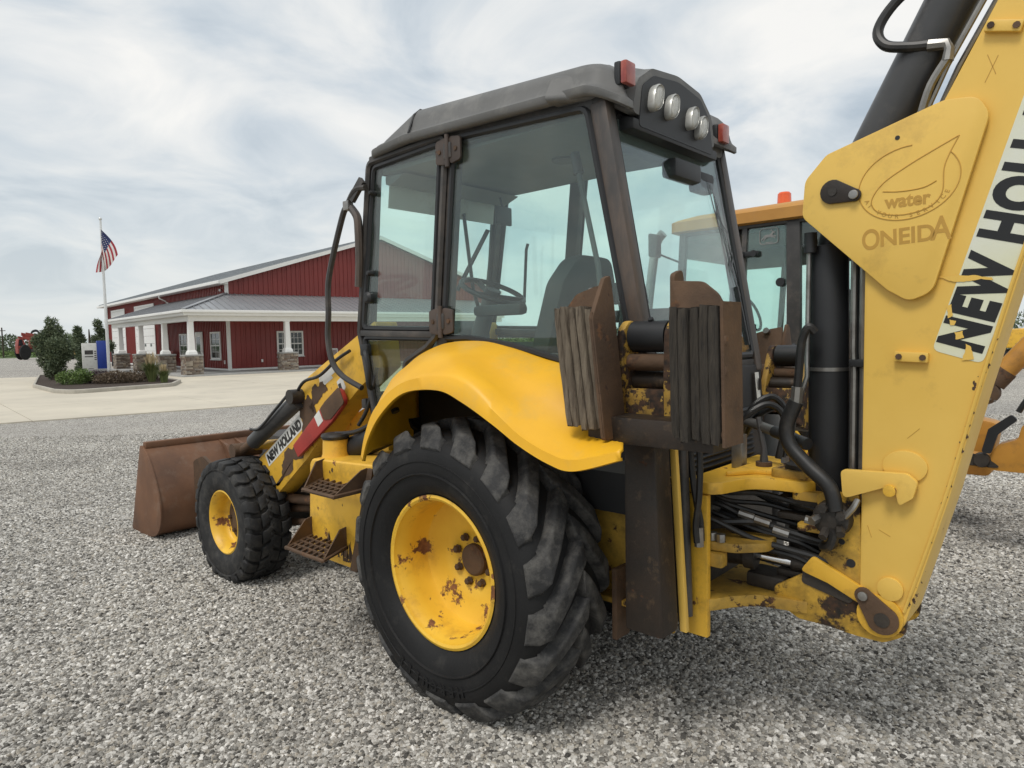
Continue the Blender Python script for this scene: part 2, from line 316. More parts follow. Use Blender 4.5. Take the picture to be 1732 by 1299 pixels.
M['gravel'] = groundmat('gravel_bed', PEB, 60, ((.86, .86, .86), (1.08, 1.07, 1.05)), 1.0)
M['field'] = groundmat('field_grass', [(0, (.05, .085, .03)), (1, (.11, .15, .06))], 2.5, ((.8, .8, .8), (1.2, 1.2, 1.1)), .4)
M['conc'] = mat('lot_concrete', (.60, .545, .44), .85, col2=(.50, .455, .37), vs_=.35, dirt=.18, dcol=(.36, .33, .28), ds=.6, bump=.05, bs=20)
sheet('ground', [(-3000, -800), (3000, -800), (3000, 3500), (-3000, 3500)], -.012, M['field'])
gravel = sheet('gravel_lot', [(-130, 30), (-130, -60), (140, -60), (140, 34), (60, 60), (20, 100), (-52, 115), (-160, 95)], 0, M['gravel'])
# concrete lot, cut into slabs with real joints
GD, SD = Vector((.743, .669, 0)), Vector((-.669, .743, 0))
bm = bmesh.new(); pts = [(-51.7, -14.5), (28.3, 45.5), (34, 62), (-2, 72), (-24.0, 41.2), (-26.3, 39.5), (-29.1, 38.7), (-75, 26)]
bm.faces.new([bm.verts.new((x, y, 0)) for x, y in pts])
for dv, st, off in ((GD, 4.6, 1.3), (SD, 4.6, .7)):
    for k in range(-24, 26):
        bmesh.ops.bisect_plane(bm, geom=bm.verts[:] + bm.edges[:] + bm.faces[:], plane_co=dv * (k * st + off) + Vector((-16.9, 40.8, 0)), plane_no=dv)
bmesh.ops.split_edges(bm, edges=bm.edges)
conc = bpy.data.objects.new('concrete_lot', None); C.objects.link(conc); conc['kind'] = 'structure'
for f in list(bm.faces):
    c = f.calc_center_median(); b = B(); vs = [v.co + (c - v.co).normalized() * .012 for v in f.verts]; n = len(vs)
    if f.calc_area() < .05: continue
    dz = random.uniform(-.002, .002)
    b._f([(v.x, v.y, .026 + dz) for v in vs] + [(v.x, v.y, -.03) for v in vs], [tuple(range(n))] + [(i, (i + 1) % n, n + (i + 1) % n, n + i) for i in range(n)])
    b.build('concrete_slab', M['conc'], conc, smooth=0)
bm.free()
# loose pebbles: geometry nodes scatter on a fan of ground around the machine
def pebbles(name, poly, dens, seed, rmin, rmax):
    bm_ = B(); bm_._f([(x, y, .0) for x, y in poly], [tuple(range(len(poly)))]); o = bm_.build(name, None, smooth=0)
    g = bpy.data.node_groups.new(name, 'GeometryNodeTree'); g.interface.new_socket('Geometry', in_out='INPUT', socket_type='NodeSocketGeometry'); g.interface.new_socket('Geometry', in_out='OUTPUT', socket_type='NodeSocketGeometry')
    gi, go = N(g, 'NodeGroupInput'), N(g, 'NodeGroupOutput')
    d = N(g, 'GeometryNodeDistributePointsOnFaces', i_Density=dens, i_Seed=seed); L(g, gi.outputs[0], d.inputs['Mesh'])
    gti = N(g, 'GeometryNodeGeometryToInstance')
    for k in range(6):
        ic = N(g, 'GeometryNodeMeshIcoSphere', i_Radius=1.0, i_Subdivisions=2)
        ps = N(g, 'GeometryNodeInputPosition'); nz = N(g, 'ShaderNodeTexNoise', noise_dimensions='4D', i_Scale=.85, i_W=k * 7.3 + .5, i_Detail=1)
        L(g, ps.outputs[0], nz.inputs['Vector'])
        sb = N(g, 'ShaderNodeVectorMath', operation='SUBTRACT'); L(g, nz.outputs['Color'], sb.inputs[0]); sb.inputs[1].default_value = (.5, .5, .5)
        ml = N(g, 'ShaderNodeVectorMath', operation='SCALE'); L(g, sb.outputs[0], ml.inputs[0]); ml.inputs['Scale'].default_value = 1.7
        sp = N(g, 'GeometryNodeSetPosition'); L(g, ic.outputs[0], sp.inputs[0]); L(g, ml.outputs[0], sp.inputs['Offset'])
        tr = N(g, 'GeometryNodeTransform'); tr.inputs['Scale'].default_value = (1.2, .85 + .05 * (k % 3), .62 + .06 * (k % 4)); L(g, sp.outputs[0], tr.inputs[0])
        sm = N(g, 'GeometryNodeSetMaterial'); sm.inputs['Material'].default_value = M['peb']; L(g, tr.outputs[0], sm.inputs[0]); L(g, sm.outputs[0], gti.inputs[0])
    ip = N(g, 'GeometryNodeInstanceOnPoints'); L(g, d.outputs[0], ip.inputs['Points']); L(g, gti.outputs[0], ip.inputs['Instance']); ip.inputs['Pick Instance'].default_value = True
    ri = N(g, 'FunctionNodeRandomValue', data_type='INT'); ri.inputs[4].default_value = 0; ri.inputs[5].default_value = 5; ri.inputs['Seed'].default_value = 3; L(g, ri.outputs[2], ip.inputs['Instance Index'])
    rr = N(g, 'FunctionNodeRandomValue', data_type='FLOAT_VECTOR'); rr.inputs[0].default_value = (-.6, -.6, 0); rr.inputs[1].default_value = (.6, .6, 6.28); L(g, rr.outputs[0], ip.inputs['Rotation'])
    rv = N(g, 'FunctionNodeRandomValue', data_type='FLOAT'); rv.inputs[2].default_value = 0; rv.inputs[3].default_value = 1; rv.inputs['Seed'].default_value = 9
    pw = N(g, 'ShaderNodeMath', operation='POWER', i_1=2.7); L(g, rv.outputs[1], pw.inputs[0])
    mr = N(g, 'ShaderNodeMapRange', i_3=rmin, i_4=rmax); L(g, pw.outputs[0], mr.inputs[0]); L(g, mr.outputs[0], ip.inputs['Scale'])
    L(g, ip.outputs[0], go.inputs[0]); md = o.modifiers.new('scatter', 'NODES'); md.node_group = g; o['kind'] = 'stuff'
    return o
def pebmat():
    m = bpy.data.materials.new('pebble_stone'); m.use_nodes = True; t = m.node_tree; p = t.nodes['Principled BSDF']; p.inputs['Roughness'].default_value = .85; p.inputs['Specular IOR Level'].default_value = .3
    oi = N(t, 'ShaderNodeObjectInfo'); r = ramp(t, [(0, (.055, .052, .048)), (.18, (.20, .192, .178)), (.45, (.36, .348, .324)), (.64, (.42, .385, .33)), (.67, (.47, .456, .43)), (.90, (.60, .586, .556)), (1, (.82, .80, .77))]); L(t, oi.outputs['Random'], r.inputs[0])
    tcn = N(t, 'ShaderNodeTexCoord'); nz = N(t, 'ShaderNodeTexNoise', i_Scale=1.6, i_Detail=5); L(t, tcn.outputs['Object'], nz.inputs['Vector'])
    rb = ramp(t, [(.3, .78), (.7, 1.14)]); L(t, nz.outputs[0], rb.inputs[0]); mm = N(t, 'ShaderNodeMix', data_type='RGBA', blend_type='MULTIPLY'); mm.inputs[0].default_value = 1; L(t, r.outputs[0], mm.inputs[6]); L(t, rb.outputs[0], mm.inputs[7])
    nl = N(t, 'ShaderNodeTexNoise', i_Scale=.55, i_Detail=5, i_Roughness=.6); L(t, oi.outputs['Location'], nl.inputs['Vector']); rl = ramp(t, [(.35, (.84, .83, .81)), (.62, (1.12, 1.11, 1.08))]); L(t, nl.outputs[0], rl.inputs[0])
    m5 = N(t, 'ShaderNodeMix', data_type='RGBA', blend_type='MULTIPLY'); m5.inputs[0].default_value = 1; L(t, mm.outputs[2], m5.inputs[6]); L(t, rl.outputs[0], m5.inputs[7]); L(t, m5.outputs[2], p.inputs['Base Color'])
    return m
M['peb'] = pebmat()
pebbles('gravel_stones', [(-3.2, 1.9), (3.2, 1.9), (9.0, 8.2), (-9.0, 8.2)], 8200, 1, .0048, .0145)
pebbles('gravel_stones', [(-9.0, 8.2), (9.0, 8.2), (15, 14), (-10.5, 13.2)], 3800, 2, .0058, .0135)

# ------------------------------------------------------------------ red barn-like building. Local frame: x along the gable wall, y along the long wall, origin at the corner
bl = thing('metal_building', 'red metal-sided building with white trim and a grey wraparound porch roof', 'building', (-16.92644, 40.83036, 0), R(42))
GW, LW, EV, APX = 20.8, 31.4, 5.5, 8.78          # gable width, long wall length, eave and apex heights
def roofz(x): return EV + (APX - EV) * (1 - abs(x - GW / 2) / (GW / 2))
def ribbed(x0, x1, ztop, ax):        # ribbed siding panel with flat sheet and three ribs
    b = B(); zt0, zt1 = ztop(x0), ztop(x1)
    def quad(a0, a1, d0, d1, t0, t1):
        if ax == 'x': b.hexa([(a0, d1, .12), (a1, d1, .12), (a1, d0, .12), (a0, d0, .12), (a0, d1, t0), (a1, d1, t1), (a1, d0, t1), (a0, d0, t0)])
        else: b.hexa([(d1, a0, .12), (d1, a1, .12), (d0, a1, .12), (d0, a0, .12), (d1, a0, t0), (d1, a1, t1), (d0, a1, t1), (d0, a0, t0)])
    quad(x0 + .004, x1 - .004, 0, .04, zt0, zt1)
    k = x0 + .15
    while k < x1 - .05:
        quad(k - .028, k + .028, -.034, -.0008, ztop(k) - .01, ztop(k) - .01); k += .305
    return b.build('siding_panel', M['siding'], bl, smooth=0)
core = B(); core.prism([(.05, .1), (GW - .05, .1), (GW - .05, EV - .12), (GW / 2, APX - .12), (.05, EV - .12)], 'y', .05, LW - .05); core.build('wall', M['siding'], bl, smooth=0)
x = 0
while x < GW - .01: ribbed(x, min(x + .915, GW), roofz, 'x'); x += .915
y = 0
while y < LW - .01: ribbed(y, min(y + .915, LW), lambda q: EV - .02, 'y'); y += .915
def wbox(name, a, b_, m, bev=.008, par=bl): return B().box(a, b_).build(name, m, par, bevel=bev, seg=1)
wbox('corner_trim', (-.07, -.07, .1), (.11, -.036, EV - .02), M['trim']); wbox('corner_trim', (-.07, -.035, .1), (-.037, .12, EV - .02), M['trim'])
wbox('base_trim', (.12, -.05, .1), (GW, -.036, .22), M['trim']); wbox('base_trim', (-.05, .13, .1), (-.037, LW, .22), M['trim'])
# main roof with standing seams, rake boards, gutters
for sgn in (0, 1):
    xa, xb = (-.55, GW / 2) if not sgn else (GW + .55, GW / 2); za = EV - .55 * (APX - EV) / (GW / 2) + .10
    B().hexa([(xa, -.55, za), (xb, -.55, APX + .10), (xb, LW + .4, APX + .10), (xa, LW + .4, za), (xa, -.55, za + .06), (xb, -.55, APX + .16), (xb, LW + .4, APX + .16), (xa, LW + .4, za + .06)]).build('main_roof', M['mroof'], bl, smooth=0)
    rk = B(); rk.hexa([(xa, -.60, za - .20), (xb, -.60, APX - .10), (xb, -.552, APX - .10), (xa, -.552, za - .20), (xa, -.60, za + .03), (xb, -.60, APX + .13), (xb, -.552, APX + .13), (xa, -.552, za + .03)]); rk.build('rake_board', M['trim'], bl, smooth=0)
    if not sgn:
        rs_ = B(); yy = -.3
        while yy < LW + .3: rs_.hexa([(xa, yy - .02, za + .061), (xb, yy - .02, APX + .161), (xb, yy + .02, APX + .161), (xa, yy + .02, za + .061), (xa, yy - .02, za + .10), (xb, yy - .02, APX + .20), (xb, yy + .02, APX + .20), (xa, yy + .02, za + .10)]); yy += .61
        rs_.build('roof_seams', M['mroof'], bl, smooth=0)['kind'] = 'stuff'
B().hexa([(-.55, -.5, EV - .25), (-.05, -.5, EV - .25), (-.05, LW + .3, EV - .25), (-.55, LW + .3, EV - .25), (-.55, -.5, EV - .21), (-.05, -.5, EV - .06), (-.05, LW + .3, EV - .06), (-.55, LW + .3, EV - .21)]).build('soffit', M['trim'], bl, smooth=0)
wbox('gutter', (-.69, -.62, EV - .26), (-.56, LW + .42, EV - .08), M['trim'], .02)
B().tube([(-.62, 11.6, EV - .2), (-.62, 11.6, EV - .45), (-.25, 11.6, EV - .62), (-.12, 11.6, EV - .75), (-.12, 9.6, 4.35)], .05, 8).build('downspout', M['trim'], bl)
B().tube([(-.1, 30.9, EV - .2), (-.1, 30.9, .15)], .05, 8).build('downspout', M['dark'], bl)
B().ball((-.12, .7, 4.95), .09, n=10).build('wall_lamp', M['trim'], bl)
# wraparound porch
PX, PZ, PT = -3.5, 3.28, 4.70    # fascia line, fascia bottom, height at wall
def porch_plane(corner, alongx):
    # one sloping plane of the porch, from fascia up to the wall
    a, z0, z1 = PX, PZ + .30, PT
    if alongx: return [(a, a, z0), (19.0, a, z0), (19.0, -.06, z1), (-.06, -.06, z1)]
    return [(a, a, z0), (-.06, -.06, z1), (-.06, 14.4, z1), (a, 14.4, z0)]
for ax_ in (True, False):
    q = porch_plane(None, ax_); B().hexa([Vector(p) - Vector((0, 0, .05)) for p in q] + [Vector(p) for p in q]).build('porch_roof', M['metalroof'], bl, smooth=0)
    sl = (PT - PZ - .30) / (-.06 - PX); k = PX + .25
    while k < (19 if ax_ else 14.3):
        inner = -.06 if k > -.06 else k - .02
        z0 = PZ + .30; zi = z0 + sl * (inner - PX)
        b = B()
        if ax_: b.hexa([(k - .016, PX, z0 + .001), (k + .016, PX, z0 + .001), (k + .016, inner, zi + .001), (k - .016, inner, zi + .001), (k - .016, PX, z0 + .042), (k + .016, PX, z0 + .042), (k + .016, inner, zi + .042), (k - .016, inner, zi + .042)])
        else: b.hexa([(PX, k - .016, z0 + .001), (PX, k + .016, z0 + .001), (inner, k + .016, zi + .001), (inner, k - .016, zi + .001), (PX, k - .016, z0 + .042), (PX, k + .016, z0 + .042), (inner, k + .016, zi + .042), (inner, k - .016, zi + .042)])
        b.build('roof_seam', M['metalroof'], bl, smooth=0); k += .41
B().beam((PX, PX, PZ + .33), (-.06, -.06, PT + .04), .22, .06, (1, -1, 0)).build('hip_cap', M['metalroof'], bl, bevel=.01)
for nm, z0, z1, off, mt in (('gutter', PZ + .14, PZ + .29, -.13, M['trim']), ('fascia', PZ - .02, PZ + .20, -.002, M['trim'])):
    t0 = 0 if nm == 'fascia' else -.128
    B().box((PX + off, PX + off, z0), (19, PX + off + .125, z1)).build(nm, mt, bl, bevel=.02); B().box((PX + off, PX + off + .127, z0), (PX + off + .125, 14.4, z1)).build(nm, mt, bl, bevel=.02)
for a, b_ in (((PX + .32, PX + .32, PZ - .30), (19, PX + .60, PZ - .021)), ((PX + .32, PX + .602, PZ - .30), (PX + .60, 14.3, PZ - .021))): wbox('porch_beam', a, b_, M['trim'])
for q in ([(PX + .13, PX + .13), (19, PX + .13), (19, -.07), (-.07, -.07)], [(PX + .13, PX + .13), (-.07, -.07), (-.07, 14.3), (PX + .13, 14.3)]):
    b = B(); b.prism(q, 'z', PZ - .018, PZ - .002); b.build('porch_ceiling', M['trim'], bl, smooth=0)
wbox('wall_sconce_box', (8.0, -.10, 1.05), (8.12, -.04, 1.17), M['trim']); wbox('outlet_box', (1.9, -.10, .55), (2.02, -.04, .72), M['trim']); wbox('outlet_box', (-.1, .55, .5), (-.04, .67, .72), M['trim'])
# columns: tapered white shaft on a base of ledge stones
stone_me = []
for k in range(14):
    b = B(); l, h = random.uniform(.16, .42), .082
    b.hexa([(-l / 2, -.05, 0), (l / 2, -.05, 0), (l / 2, .05, 0), (-l / 2, .05, 0)] + [(-l / 2 + random.uniform(0, .02), -.045, h), (l / 2 - random.uniform(0, .02), -.045 + random.uniform(-.01, .01), h), (l / 2, .05, h), (-l / 2, .05, h)])
    o = b.build('stone', M['stone'][k % 5], None, bevel=.008, seg=1); stone_me.append((l, o.data)); bpy.data.objects.remove(o)
COLS = ((-3.05, -3.05), (-3.05, 1.75), (-3.05, 7.0), (-3.05, 12.4), (2.3, -3.05), (7.6, -3.05), (12.9, -3.05))
for (cx_, cy_) in COLS:
    pc = part('porch_column', bl); pc.location = (cx_, cy_, 0)
    B().box((-.36, -.36, 0), (.36, .36, 1.1)).build('stone_core', M['mortar'], pc)
    B().box((-.47, -.47, 1.1), (.47, .47, 1.18)).build('cap_stone', M['slab'], pc, bevel=.012)
    b = B(); b.rings([[(sx * h, sy * h, z) for sx, sy in ((-1, -1), (1, -1), (1, 1), (-1, 1))] for z, h in ((1.181, .25), (1.34, .22), (1.42, .155), (PZ - .34, .13), (PZ - .33, .16), (PZ - .301, .16))]); b.build('shaft', M['trim'], pc, bevel=.01, seg=1, smooth=0)
    faces = ((0, -1), (-1, 0)) if cy_ > -2.9 or cx_ < 0 else ((0, -1), (-1, 0))
    for fx, fy in faces:
        for r_ in range(13):
            u = -.44
            while u < .40:
                l, me = random.choice(stone_me); u2 = min(u + l, .44); s_ = (u2 - u) / l
                o = bpy.data.objects.new('stone', me); C.objects.link(o); o.parent = pc; d = .39 + random.uniform(0, .035); mid = (u + u2) / 2
                if fx: o.location = (fx * d, -mid, r_ * .0845 + .002); o.rotation_euler = (0, 0, -math.pi / 2)
                else: o.location = (mid, fy * d, r_ * .0845 + .002)
                o.scale = (s_ * .985, 1, 1); u = u2
# windows and doors
def window(cx_, z0, z1, wd, axis, cols=2, rows=3, double=False):
    f = part('window', bl); f.location = (cx_, -.045, 0) if axis == 'x' else (-.045, cx_, 0); f.rotation_euler = (0, 0, 0 if axis == 'x' else -math.pi / 2)
    h = wd / 2; t = .11
    for a, b_ in (((-h, -.05, z0), (-h + t, .03, z1)), ((h - t, -.05, z0), (h, .03, z1)), ((-h + t, -.05, z1 - t), (h - t, .03, z1)), ((-h + t, -.05, z0), (h - t, .03, z0 + t))): B().box(a, b_).build('casing', M['trim'], f, bevel=.01, seg=1)
    B().box((-h - .05, -.09, z0 - .05), (h + .05, .03, z0 - .002)).build('sill', M['trim'], f, bevel=.01, seg=1)
    n = 2 if double else 1; iw = (wd - 2 * t) / n
    for k in range(n):
        x0 = -h + t + k * iw; x1 = x0 + iw
        if k: B().box((x0 - .06, -.045, z0 + t), (x0 + .06, .03, z1 - t)).build('mullion', M['trim'], f, bevel=.008, seg=1)
        B().box((x0, -.005, z0 + t), (x1, .005, z1 - t)).build('pane', M['winglass'], f)
        zm = (z0 + z1) / 2; B().box((x0, -.03, zm - .035), (x1, -.006, zm + .035)).build('sash_rail', M['trim'], f)
        for c in range(1, cols): q = x0 + iw * c / cols; B().box((q - .014, -.02, z0 + t), (q + .014, -.0065, z1 - t)).build('muntin', M['trim'], f)
        for (lo, hi) in ((z0 + t, zm - .035), (zm + .035, z1 - t)):
            for r_ in range(1, rows): q = lo + (hi - lo) * r_ / rows; B().box((x0, -.019, q - .012), (x1, -.0062, q + .012)).build('muntin', M['trim'], f)
window(3.82, .86, 2.46, 1.75, 'x', 3, 2, True); window(10.5, .86, 2.46, 1.85, 'x', 3, 2, True)
window(2.1, .76, 2.48, 1.75, 'y', 2, 2); window(8.45, .86, 2.46, 1.7, 'y', 2, 2); window(12.6, .86, 2.46, 1.2, 'y', 2, 2)
dr = part('entry_door', bl); B().box((-.11, 4.40, .12), (-.05, 5.80, 2.52)).build('door_frame', M['trim'], dr, bevel=.012)
B().box((-.135, 4.54, .14), (-.111, 5.66, 2.40)).build('door_leaf', M['trim'], dr, bevel=.008); B().box((-.142, 4.74, 1.10), (-.136, 5.46, 2.2)).build('door_pane', M['winglass'], dr); B().ball((-.17, 4.66, 1.1), .035, n=8).build('door_knob', M['steel'], dr)
def garage(y0, y1, ztop, wins=True):
    g = part('garage_door', bl)
    for a, b_ in (((-.10, y0 - .16, .1), (-.04, y0, ztop + .16)), ((-.10, y1, .1), (-.04, y1 + .16, ztop + .16)), ((-.10, y0, ztop), (-.04, y1, ztop + .16))): B().box(a, b_).build('door_casing', M['trim'], g, bevel=.01, seg=1)
    n = max(3, round(ztop / .62)); h = (ztop - .1) / n
    for k in range(n): B().box((-.075, y0 + .002, .1 + k * h + .008), (-.045, y1 - .002, .1 + (k + 1) * h - .008)).build('door_section', M['trim'], g, bevel=.008, seg=1)
    if wins:
        for q in (.2, .5, .8): B().box((-.082, y0 + (y1 - y0) * q - .22, 1.62), (-.0755, y0 + (y1 - y0) * q + .22, 1.86)).build('door_pane', M['winglass'], g)
garage(15.4, 20.8, 4.75); garage(24.4, 29.0, 4.75)
sl_ = sheet('porch_slab', [(-3.75, -3.75), (19, -3.75), (19, 0), (0, 0), (0, 14.4), (-3.75, 14.4)], .13, M['slab']); sl_.data.transform(Matrix.Translation((0, 0, 0))); bpy.data.objects.remove(sl_)
b = B(); b.prism([(-3.75, -3.75), (19, -3.75), (19, 0), (0, 0), (0, 14.4), (-3.75, 14.4)], 'z', -.05, .11); ps = struct(b.build('porch_slab', M['slab'], None, bevel=.015)); ps.location = bl.location; ps.rotation_euler = bl.rotation_euler
def inb(x, y, z=0): return bl.matrix_basis @ Vector((x, y, z))
# rocking chair and bench on the porch, bollards by the garage doors
def rocker(name, label, p, rz, m, wd=.62):
    t = thing(name, label, 'chair' if wd < 1 else 'bench', p, rz); h = wd / 2
    B().box((-h, -.25, .40), (h, .25, .44)).build('seat', m, t, bevel=.01)
    bk = B(); k = -h + .04
    while k < h - .02: bk.beam((k, .22, .46), (k, .40, 1.12), .05, .02); k += .085
    bk.build('back_slats', m, t); B().beam((-h, .40, 1.12), (h, .40, 1.12), .10, .03, (0, 0, 1)).build('top_rail', m, t, bevel=.02)
    for s in (-1, 1):
        B().beam((s * h, -.24, .05), (s * h, -.24, .68), .05, .05).build('leg', m, t); B().beam((s * h, .22, .05), (s * h, .40, 1.14), .05, .05).build('leg', m, t)
        B().beam((s * h, -.28, .68), (s * h, .32, .68), .09, .03, (1, 0, 0)).build('armrest', m, t, bevel=.01)
        if wd < 1: B().tube(cat([(s * h, -.42, .10), (s * h, -.1, .03), (s * h, .2, .03), (s * h, .5, .11)], 4), .022, 6).build('runner', m, t)
    return t
rocker('rocking_chair', 'white rocking chair on the porch against the red gable wall', inb(6.6, -.75, .12), bl.rotation_euler.z, M['trim'])
rocker('bench', 'dark red slatted bench on the porch beside the long red wall', inb(-.7, 10.8, .12), bl.rotation_euler.z - math.pi / 2, M['red'], 1.3)
for p, lb in (((-1.2, 15.0), 'dark bollard nearest the entrance, beside the right garage door jamb'), ((-1.2, 21.6), 'grey bollard between the two white garage doors'), ((-1.2, 24.0), 'dark bollard beside the far garage door')):
    q = inb(*p); o = B().lathe([(0, .11), (1.3, .11), (1.36, .08), (1.38, .02)], n=16, ax='z').build('bollard', M['black'] if 'dark' in lb else M['steel'], None); o.location = q; tag(o, lb, 'bollard', 'bollards by the garage doors')

# ------------------------------------------------------------------ planted island with sign, flagpole and shrubs
isl = [(-20.4, 28.9), (-17.1, 25.3), (-15.9, 24.5), (-13.9, 27.9), (-14.9, 30.6), (-20.9, 38.3), (-25.3, 41.0), (-27.3, 39.2)]
isl = rnd(isl, .55, 4); cen = Vector((sum(p[0] for p in isl) / len(isl), sum(p[1] for p in isl) / len(isl)))
inner_ = [tuple(cen + (Vector(p) - cen) * .965) for p in isl]; n = len(isl)
kb = B(); kb._f([(*p, -.02) for p in isl] + [(*p, .17) for p in isl] + [(*p, .17) for p in inner_] + [(*p, -.02) for p in inner_], [(a * n + i, a * n + (i + 1) % n, ((a + 1) % 4) * n + (i + 1) % n, ((a + 1) % 4) * n + i) for a in range(4) for i in range(n)])
struct(kb.build('island_kerb', M['kerb'], None, bevel=.02)); mu = B(); mu._f([(*p, .12) for p in inner_], [tuple(range(n))]); struct(mu.build('mulch_bed', M['mulch'], None, smooth=0))
fp = thing('flagpole', 'tall white flagpole standing in the planted island', 'flagpole', (-21.55, 36.4, .1))
B().lathe([(0, .085), (3.0, .075), (8.25, .05), (8.26, .02)], n=14, ax='z').build('pole', M['pole'], fp); B().ball((0, 0, 8.33), .085).build('finial', M['pole'], fp); B().lathe([(0, .2), (.05, .2), (.12, .1)], n=16, ax='z').build('base_collar', M['pole'], fp)
B().tube([(.1, -.03, 1.2), (.09, -.03, 4), (.07, -.03, 8.2)], .008, 5).build('halyard', M['trim'], fp)
# hanging flag, folds in the cloth
flag = thing('flag', 'limp red, white and blue striped flag hanging from the flagpole', 'flag', (-21.48, 36.30, 7.85), R(27))
def fpos(u, v):   # u along the fly, v down the hoist: the cloth hangs limp, so the fly droops below the hoist
    hx, hz = -.04 * v, -1.22 * v; tx, tz = .70 - 1.05 * v, -1.28 - .98 * v - .55 * math.sin(v * math.pi) * .5
    a = u ** 1.05; x = hx + (tx - hx) * a + .16 * math.sin(a * math.pi) * (1 - 1.3 * v); z = hz + (tz - hz) * a
    return Vector((x, .13 * math.sin(a * 3.2 + v * 8.0) * a ** .6 + .05 * math.sin(v * 17 + a * 3), z))
M['flagred'] = mat('flag_red', (.36, .035, .05), .8, var=.1); M['flagwhite'] = mat('flag_white', (.72, .71, .69), .8, var=.06); M['flagblue'] = mat('flag_blue', (.03, .04, .13), .8, var=.1)
for k in range(13):
    u0 = .42 if k < 7 else 0; b = B(); g = [[fpos(u0 + (1 - u0) * i / 22, (k + j / 2) / 13) for i in range(23)] for j in range(3)]
    b.rings(g, closed=False, cap0=False, cap1=False); o = b.build('stripe', M['flagred'] if k % 2 == 0 else M['flagwhite'], flag, smooth=60)
b = B(); b.rings([[fpos(.42 * i / 12, j / 13) for i in range(13)] for j in range(8)], closed=False, cap0=False, cap1=False); cn = b.build('canton', M['flagblue'], flag, smooth=60)
st = B()
for r_ in range(5):
    for c in range(6):
        p = fpos(.035 + .07 * c, (.6 + r_ * 1.35) / 13); nrm = (fpos(.045 + .07 * c, (.6 + r_ * 1.35) / 13) - p).cross(fpos(.035 + .07 * c, (.9 + r_ * 1.35) / 13) - p).normalized()
        for sg in (-1, 1):
            u = nrm.orthogonal().normalized(); v = nrm.cross(u); vs_ = [p + nrm * .004 * sg + (u * math.cos(a * math.pi / 5) + v * math.sin(a * math.pi / 5)) * (.03 if a % 2 == 0 else .013) for a in range(10)]
            st._f(vs_, [tuple(range(10))])
so_ = st.build('stars', M['flagwhite'], flag, smooth=0); so_['kind'] = 'stuff'
# monument sign
sg = thing('monument_sign', 'white and blue business sign on a grey concrete plinth by the flagpole', 'sign', (-22.35, 36.6, .1), R(35))
B().box((-.50, -.20, 0), (.56, .20, .42)).build('plinth', M['slab'], sg, bevel=.02); B().box((-.62, -.14, .45), (.06, .12, 1.80)).build('white_panel', M['white'], sg, bevel=.02); B().box((.065, -.18, .40), (.56, .18, 1.92)).build('blue_panel', M['blue'], sg, bevel=.02)
B().box((-.50, -.148, 1.20), (-.12, -.141, 1.42)).build('logo_block', M['dark'], sg)
for k in range(5): B().box((-.07, -.148, .90 + .11 * k), (.03, -.141, .945 + .11 * k)).build('list_line', M['dark'], sg)
B().box((-.50, -.148, 1.06), (-.12, -.141, 1.11)).build('list_line', M['dark'], sg)

def leafcloud(b, blobs, n, size, flat=1.0, seed=0):
    rg = random.Random(seed)
    tot = sum(r[3] * r[4] * r[5] for r in blobs)
    for (cx_, cy_, cz_, rx, ry, rz_) in blobs:
        for k in range(int(n * rx * ry * rz_ / tot)):
            while True:
                q = Vector((rg.uniform(-1, 1), rg.uniform(-1, 1), rg.uniform(-1, 1)))
                if .25 < q.length < 1 and rg.random() < .25 + .75 * q.length: break
            p = Vector((cx_ + q.x * rx, cy_ + q.y * ry, cz_ + q.z * rz_)); s = size * rg.uniform(.5, 1.4)
            d = (q * .8 + Vector((rg.gauss(0, .6), rg.gauss(0, .6), rg.gauss(.25, .6)))).normalized(); e = d.orthogonal().normalized(); e.rotate(Matrix.Rotation(rg.uniform(0, 6.28), 3, d))
            v = [b.bm.verts.new(p + o) for o in (-e * s * .22, d * s + e * s * .05, e * s * .22)]; b.bm.faces.new(v)
    return b
def bush(name, label, cat_, loc, blobs, n, size, m, trunk=None, group=None, seed=0):
    t = thing(name, label, cat_, loc, 0, group); o = leafcloud(B(), blobs, n, size, seed=seed).build('crown', M[m], t, smooth=0)
    tr = B(); H = trunk or .4; tr.tube([(0, 0, -.05), (.02, .01, H * .5), (.0, .02, H)], [.09 * H ** .5, .07 * H ** .5, .03], 8)
    rg = random.Random(seed + 5)
    for k in range(5):
        a = rg.uniform(0, 6.28); z = H * rg.uniform(.25, .8); tr.tube([(0, 0, z), (.25 * H * math.cos(a) * .6, .25 * H * math.sin(a) * .6, z + .25 * H)], [.03, .01], 5)
    tr.build('trunk', M['bark'], t); return t
def conifer(h, rad, seed, n=26):
    rg = random.Random(seed); bl_ = []
    for k in range(n):
        f = (k + .5) / n; z = h * (.10 + .86 * f); rr = rad * (math.sin(min(1, (f + .12) * 1.25) * math.pi * .5) if f < .45 else (1 - (f - .45) / .62)) * rg.uniform(.55, 1.0); a = rg.uniform(0, 6.28)
        bl_.append((math.cos(a) * rr * .6, math.sin(a) * rr * .6, z, max(.2, rr * .62) * rg.uniform(.7, 1.15), max(.2, rr * .62) * rg.uniform(.7, 1.15), h * .085 * rg.uniform(.8, 1.7)))
    return bl_
bush('evergreen_tree', 'dense dark evergreen tree at the left end of the planted island', 'tree', (-22.5, 33.4, .1), conifer(3.0, 1.12, 3, 34), 19000, .12, 'conifer', 2.9, seed=1)
